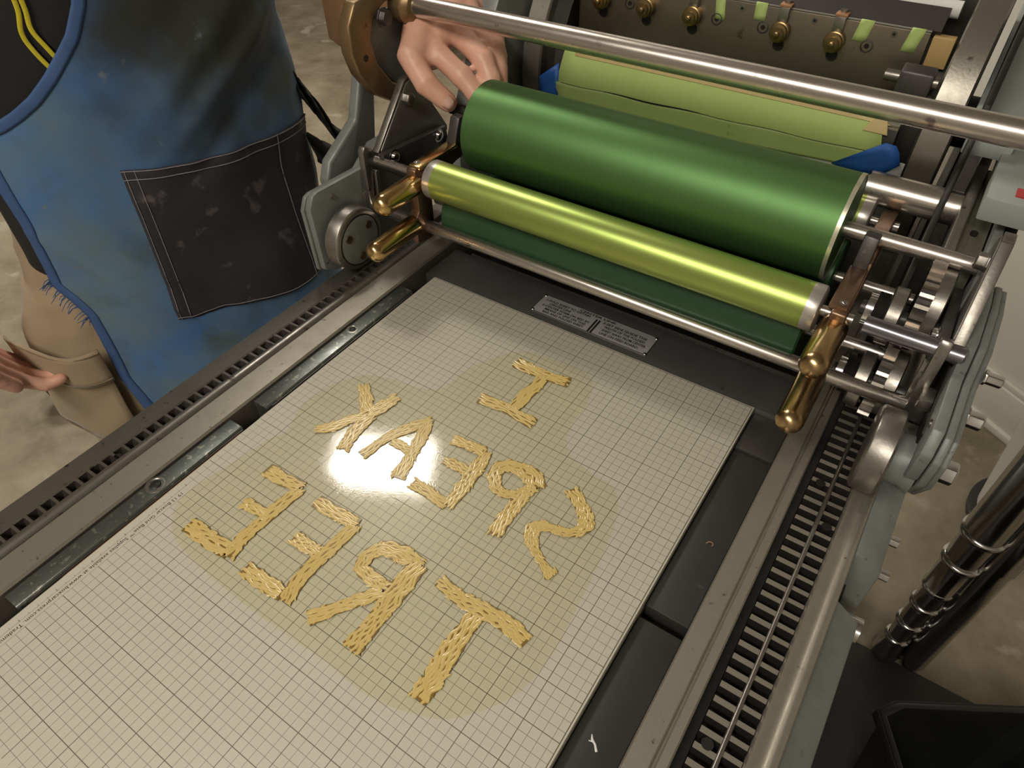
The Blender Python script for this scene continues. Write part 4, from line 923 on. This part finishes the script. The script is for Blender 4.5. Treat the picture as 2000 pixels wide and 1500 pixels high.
# trousers
tr = MB()
def loft(rows, n=48, jit=.22, fz=.35, seed=0):
    R2 = []; m_ = len(rows); fine = []
    for i in range(m_-1):
        for k in range(6):
            t = k/6; fine.append(tuple(p+(q-p)*t for p, q in zip(rows[i], rows[i+1])))
    fine.append(rows[-1])
    for (cu_, cf, z, ru, rf) in fine:
        ring = []
        for k in range(n):
            a = 2*PI*k/n; w_ = jit*noise.noise(Vector((math.cos(a)*1.6+seed, math.sin(a)*1.6, z*fz))) + jit*.5*noise.noise(Vector((math.cos(a)*3+seed, math.sin(a)*3, z*fz*2.6)))
            ring.append(pp(cu_+math.sin(a)*(ru+w_), cf+math.cos(a)*(rf+w_), z))
        R2.append(ring)
    tr.rings(R2)
loft([(-.7,-.5,-1.0,6.9,3.9),(-.8,-.7,-3,7.2,3.9),(-1.1,-.8,-6,7.6,3.9),(-1.1,-.8,-7.6,7.5,3.7)], 72)
loft([(-5.4,-.5,-4.5,3.1,3.7),(-5.6,-.5,-7.5,3.9,4.0),(-6.0,-.4,-10.5,4.0,4.0),(-5.9,-.1,-13.5,3.75,3.9),(-5.5,.3,-17,3.4,3.7),(-5.3,0,-23,3.1,3.5),(-5.2,-.6,-29,2.8,3.2),(-5.2,-.7,-34.4,2.9,3.3)], 56, .5, .45, 3)
loft([(3.4,-.5,-4.5,3.0,3.7),(3.4,-.5,-7.5,3.3,3.9),(3.4,-.4,-10.5,3.4,3.9),(3.8,-.1,-14,3.4,3.8),(4.4,.3,-18,3.3,3.7),(4.4,0,-24,3.0,3.4),(4.4,-.6,-29,2.8,3.2),(4.4,-.7,-34.4,2.9,3.3)], 56, .5, .45, 9)
trou = build(tr, 'trousers', KHAKI, person, angle=80, label='khaki cargo trousers')
def on_leg(a, z, off): return pp(-5.95+math.sin(a)*(4.1+off), -.4+math.cos(a)*(4.1+off), z)
G = [[on_leg(math.radians(-80+ 68*j/12), -7.2-5.8*i/10+.3*math.sin(j*.5), .26+.10*math.sin(i*.9+j*.7)) for j in range(13)] for i in range(11)]
cpk = build(MB().grid(G), 'cargo_pocket', KHAKI, trou, solid=.1)
G = [[on_leg(math.radians(-82+ 72*j/12), -6.6-2.1*i/5+.3*math.sin(j*.5), .44+.05*math.sin(j*.9)) for j in range(13)] for i in range(6)]
build(MB().grid(G), 'pocket_flap', KHAKI, trou, solid=.1)
for off_, zz in ((.50,-6.75),(.50,-8.5),(.32,-12.8)):
    build(MB().tube([on_leg(math.radians(-82+72*j/20), zz+.3*math.sin(j*.3), off_) for j in range(21)], .035, 6), 'seam', mat('khaki_seam',(.24,.175,.105),0,.9), trou)
for cu_ in (-5.2,4.4):
    sb = MB(); R3 = []
    for (z, s_) in ((FLOOR+.05,1),(FLOOR+1.0,1.02)):
        R3.append([pp(cu_+math.sin(2*PI*k/28)*1.9*s_, 2.2+math.cos(2*PI*k/28)*5.6*s_, z) for k in range(28)])
    so = build(MB().rings(R3), 'shoe', SOLE, person, bevel=.1)
    R3 = [[pp(cu_+math.sin(2*PI*k/28)*1.8*a_, 2.2+off2+math.cos(2*PI*k/28)*5.4*b_, z) for k in range(28)] for (z,a_,b_,off2) in ((FLOOR+.95,1,1,0),(FLOOR+2.2,.95,.9,-.4),(FLOOR+3.3,.85,.62,-1.8),(FLOOR+4.4,.9,.5,-2.6))]
    build(MB().rings(R3), 'shoe_upper', SHOEB, so)

# apron
UL = [(12,-.4),(9.6,-1.1),(8.47,-1.5),(7.5,-2.1),(6.86,-2.7),(6.2,-3.35),(5.5,-4.14),(5.0,-4.9),(4.64,-5.56),(4.35,-6.25),(4.1,-6.7),(3.6,-6.75),(2.9,-6.6),(0,-6.6),(-3.24,-6.9),(-4.1,-6.4),(-4.9,-6.05),(-9.07,-6.0),(-11.7,-5.45),(-13.2,-5.2)]
def lin(T, z):
    if z >= T[0][0]: return T[0][1]
    for a, c in zip(T, T[1:]):
        if z >= c[0]: return a[1]+(c[1]-a[1])*(a[0]-z)/(a[0]-c[0])
    return T[-1][1]
HW = 8.25
def ap(phi, z, off=0):
    u = HW*math.sin(phi); 
    d = 5.05 + off + (.25*math.exp(-((z-3.5)/5)**2))
    # hanging folds
    d += .22*math.sin(u*.9 + z*.35)*(1/(1+math.exp((z-2)*.5))) + .16*noise.noise(Vector((u*.33, z*.33, 2.3))) + .10*noise.noise(Vector((u*.8+z*.4, z*.25-u*.3, 7.1)))
    # drag lines running from the hip up to the reaching shoulder
    s_ = (z - 3.2) - .62*(u-1.0)
    for c_, w_, h_ in ((0,.55,.34),(-1.7,.5,-.22),(1.9,.7,.22),(3.6,.8,-.15)):
        d += h_*math.exp(-((s_-c_)/w_)**2) * (1/(1+math.exp(-(u+1.5)*1.2))) * math.exp(-((u-4.2)/4.2)**2)
    s2 = (z + 3.0) + 1.15*(u+4.2)
    for c_, w_, h_ in ((0,.35,.16),(1.3,.4,-.12)):
        d += h_*math.exp(-((s2-c_)/w_)**2)*math.exp(-((z+5)/4.5)**2)
    flare = 1 + .010*max(0,-z)
    sc = (d-5.05)
    return pp((HW+sc if phi < 0 else 7.0+sc)*math.sin(phi)*flare, (5.05+sc)*math.cos(phi)*flare, z)
def phiL(z): return math.asin(max(-.99,lin(UL, z)/HW))
PR = [(12,60),(8.5,62),(6.5,72),(4,90),(0,104),(-6,100),(-13.2,94)]
rows = 120; colsn = 90; G = []
for i in range(rows+1):
    z = 12-25.2*i/rows; a0 = phiL(z); a1 = math.radians(lin(PR, z))
    G.append([ap(a0+(a1-a0)*(j/colsn)**.9, z) for j in range(colsn+1)])
apron = build(MB().grid(G), 'apron', DENIM, person, solid=.05, angle=80, label='faded blue cotton work apron with dark ink stains')
# bound edges
def edge_strip(zs, w_, name):
    G = []
    for i, z in enumerate(zs):
        z2 = zs[min(i+1,len(zs)-1)]; z1 = zs[max(i-1,0)]
        du = lin(UL,z2)-lin(UL,z1); dz = z2-z1; L_ = math.hypot(du,dz) or 1
        nu, nz_ = (-dz/L_, du/L_)
        if nu < 0 : nu, nz_ = -nu, -nz_
        u0 = lin(UL,z)
        row = []
        for k in range(5):
            uu = u0 + nu*w_*(k/4-.08); zz = z + nz_*w_*(k/4-.08)
            row.append(ap(math.asin(max(-.99,min(.99,uu/HW))), zz, .05+.025*math.sin(PI*k/4)))
        G.append(row)
    return build(MB().grid(G), name, BIND, apron, solid=.03, angle=80)
edge_strip([11.8-(11.8-4.36)*i/60 for i in range(61)], .44, 'binding')
edge_strip([3.6-(3.6+13.0)*i/60 for i in range(61)], .42, 'binding')
# frayed threads where the side seam has torn
for k in range(26):
    rng = random.Random(k); z = -2.6-2.6*rng.random(); a = phiL(z); p = ap(a, z, .05)
    q = p - PU*(.15+.45*rng.random()) + Vector((0,0,-.5*rng.random())) + PF*.1
    build(MB().tube([p+PU*.1, p.lerp(q,.5)+Vector((0,0,.1*rng.random())), q], [.03,.02,.012], 5), 'frayed_thread', BIND, apron)
# big patch pocket
def pk(s, t, off=.10):
    # s 0..1 across, t 0..1 down
    uL = -2.34 + (-2.48+2.34)*t; zL = 2.07 + (-5.7-2.07)*t
    aL = math.asin(uL/HW); aR = math.radians(68); zR = 1.15 + (-6.9-1.15)*t
    a = aL+(aR-aL)*s; z = zL+(zR-zL)*s - .35*math.sin(PI*s)*(t)
    bul = .22*math.sin(PI*min(1,s*1.2))*(1-t)*.6
    return ap(a, z, off+bul+.06*math.sin(s*9+t*4))
G = [[pk(j/40, i/40) for j in range(41)] for i in range(41)]
pocket = build(MB().grid(G), 'pocket', POCKET, apron, solid=.06, angle=80, label='large charcoal patch pocket with pale stitching')
def stitch(pts): build(MB().tube(pts, .022, 5), 'stitching', THREAD, apron)
stitch([pk(j/40,.006,.15) for j in range(41)]); stitch([pk(j/40,.055,.15) for j in range(41)])
stitch([pk(.012,j/40,.15) for j in range(41)]); stitch([pk(.045,j/40,.15) for j in range(41)])
for a_, e_ in ((phiL(11.8)+.04, pp(-3.4,2.4,22.4)), (math.radians(57), pp(3.2,2.4,22.4))):
    p0_ = ap(a_, 11.8, .05); G = [[p0_.lerp(e_, i/16) + PF*(1.6*math.sin(PI*i/16)*.5) + PU*(.8*(k/3-.5)) for k in range(4)] for i in range(17)]
    build(MB().grid(G), 'neck_strap', BIND, apron, solid=.06)
stitch([pk(.66,j/40,.16) for j in range(41)]); stitch([pk(j/40,.985,.15) for j in range(41)])
# black apron ties at the hip
for pts_, wd in (([pp(6.9,2.2,2.8), pp(7.5,1.6,1.8), pp(8.2,1.2,.6), pp(8.9,.9,-1.0), pp(9.9,.7,-2.0), pp(10.8,.2,-2.2)], 1.5), ([pp(6.9,2.6,-.4), pp(7.9,2.2,-1.4), pp(8.8,1.8,-2.6), pp(9.2,1.9,-4.4), pp(8.8,2.3,-6.4)], 1.7)):
    P_ = smooth_open(pts_, 8)
    G = [[p + Vector((0,0,wd*(k/6-.5))) + PF*(.30*math.sin(i*.35+k*1.1)) - PU*(.25*(k/6)) for k in range(7)] for i, p in enumerate(P_)]
    build(MB().grid(G), 'apron_tie', SHIRT, apron, solid=.08, angle=80, label='black apron tie')

# ------------------------------------------------------------------ things around the room
st = thing('chrome_stand', 'pair of chrome posts with collars standing on the concrete floor', 'stand', (26.2,17.8,FLOOR))
def post(x, y, prof, name): return build(MB().lathe((x,y,FLOOR),(0,0,1),prof,36), name, CHROME, st, angle=40)
pf = [(0,.55),(.3,.95),(.8,1.0)]
for zc, r0, r1 in ((3.0,.72,.72),(5.4,.78,.78),(8.0,.82,.85),(10.2,.85,.95),(13.6,1.05,1.05),(16.6,1.15,1.2)):
    pf += [(zc-.45,r0),(zc-.40,r0+.06),(zc-.28,r0+.17),(zc+.0,r0+.20),(zc+.10,r0+.14),(zc+.16,r1)]
pf += [(34,1.2)]
post(25.5,17.7,pf,'post')
post(27.35,18.2,[(0,.9),(.4,1.0),(14,1.0),(14.1,1.15),(34,1.15)],'post')
post(26.6,19.4,[(0,.4),(34,.4)],'post')
build(MB().box(25.0,28.4,17.4,20.4,FLOOR+30,FLOOR+30.4), 'tie_plate', CHROME, st, bevel=.05)
tag(build(MB().box(17.9,36,-14,17.25,FLOOR,FLOOR+.25),'floor_mat',mat('black_mat',(.035,.033,.034),0,.6,(.028,.026,.027),1,.5,.2,30),origin=(27,2,FLOOR),bevel=.05),'black rubber mat on the concrete floor beside the press','mat')
bn = thing('storage_bin','glossy black plastic bin standing on the black mat','bin',(29,5,FLOOR+.25))
out_ = [(24.1,7.3),(24.9,8.4),(31.4,12.3),(32.6,12.0),(37,4.5),(36.6,3.2),(30,-.6),(28.6,-.3)]
cxb = sum(p[0] for p in out_)/8; cyb = sum(p[1] for p in out_)/8
def ring_(s_, z, dz=0): return [Vector((cxb+(p[0]-cxb)*s_, cyb+(p[1]-cyb)*s_, z)) for p in out_]
ZT = -26.0
bo = MB(); bo.rings([ring_(.80,FLOOR+.3),ring_(.95,ZT-.6),ring_(.95,ZT),ring_(1.0,ZT),ring_(1.0,ZT+.2),ring_(.93,ZT+.2),ring_(.92,ZT-.8),ring_(.78,FLOOR+1.0)])
build(bo,'bin_body',BLACKP,bn,bevel=.06)
build(MB().rings([ring_(1.0,ZT-.7),ring_(1.02,ZT-.7),ring_(1.02,ZT+.15),ring_(1.0,ZT+.15)],closed=True),'bin_rim',BLACKP,bn,bevel=.03)
wb = thing('waste_bin','white round bin with a black foot ring near the baseboard','bin',(33.6,36.3,FLOOR))
build(MB().lathe((33.6,36.3,FLOOR+.6),(0,0,1),[(0,4.6),(13,5.8),(13.3,5.95),(13.5,5.8),(13.2,5.55),(1,4.4)],56,cap=False),'bin_body',mat('white_plastic',(.66,.63,.57),0,.45,(.60,.57,.52),.3,.6),wb)
build(MB().lathe((33.6,36.3,FLOOR),(0,0,1),[(0,5.2),(.7,5.3),(.9,4.9)],56),'foot_ring',BLACKP,wb)
bk = thing('wooden_crate','brown wooden crate standing on the floor across the room','crate',(-102,100,FLOOR))
def obq(mb,a0,a1,b0,b1,z0,z1):
    o=Vector((-93.5,87.6,0)); e=Vector((-.92,.39,0)); n_=Vector((.39,.92,0))
    q=lambda a,b_,z:o+e*a+n_*b_+Vector((0,0,z))
    mb.add([q(a0,b0,z0),q(a1,b0,z0),q(a1,b1,z0),q(a0,b1,z0),q(a0,b0,z1),q(a1,b0,z1),q(a1,b1,z1),q(a0,b1,z1)],[(0,3,2,1),(4,5,6,7),(0,1,5,4),(1,2,6,5),(2,3,7,6),(3,0,4,7)]); return mb
build(obq(MB(),-14,15.5,0,14,FLOOR,FLOOR+24),'crate_body',BROWNBOX,bk,bevel=.4)
build(obq(MB(),-14.3,15.8,-.3,14.3,FLOOR+24,FLOOR+25),'crate_lid',BROWNBOX,bk,bevel=.2)

bl = thing('floor_pail','pale blue rimmed black pail on the floor behind the khaki trousers','pail',(-52.6,-.7,FLOOR))
build(MB().lathe((-52.6,-.7,FLOOR),(0,0,1),[(0,1.6),(3.2,1.9),(3.25,2.0),(3.5,2.0),(3.5,1.7),(.6,1.4)],36),'pail_body',SHOEB,bl)
build(MB().lathe((-52.6,-.7,FLOOR+3.1),(0,0,1),[(0,1.92),(0,2.15),(.5,2.15),(.5,1.7),(.35,1.7)],36,cap=False),'rim',SOLE,bl)
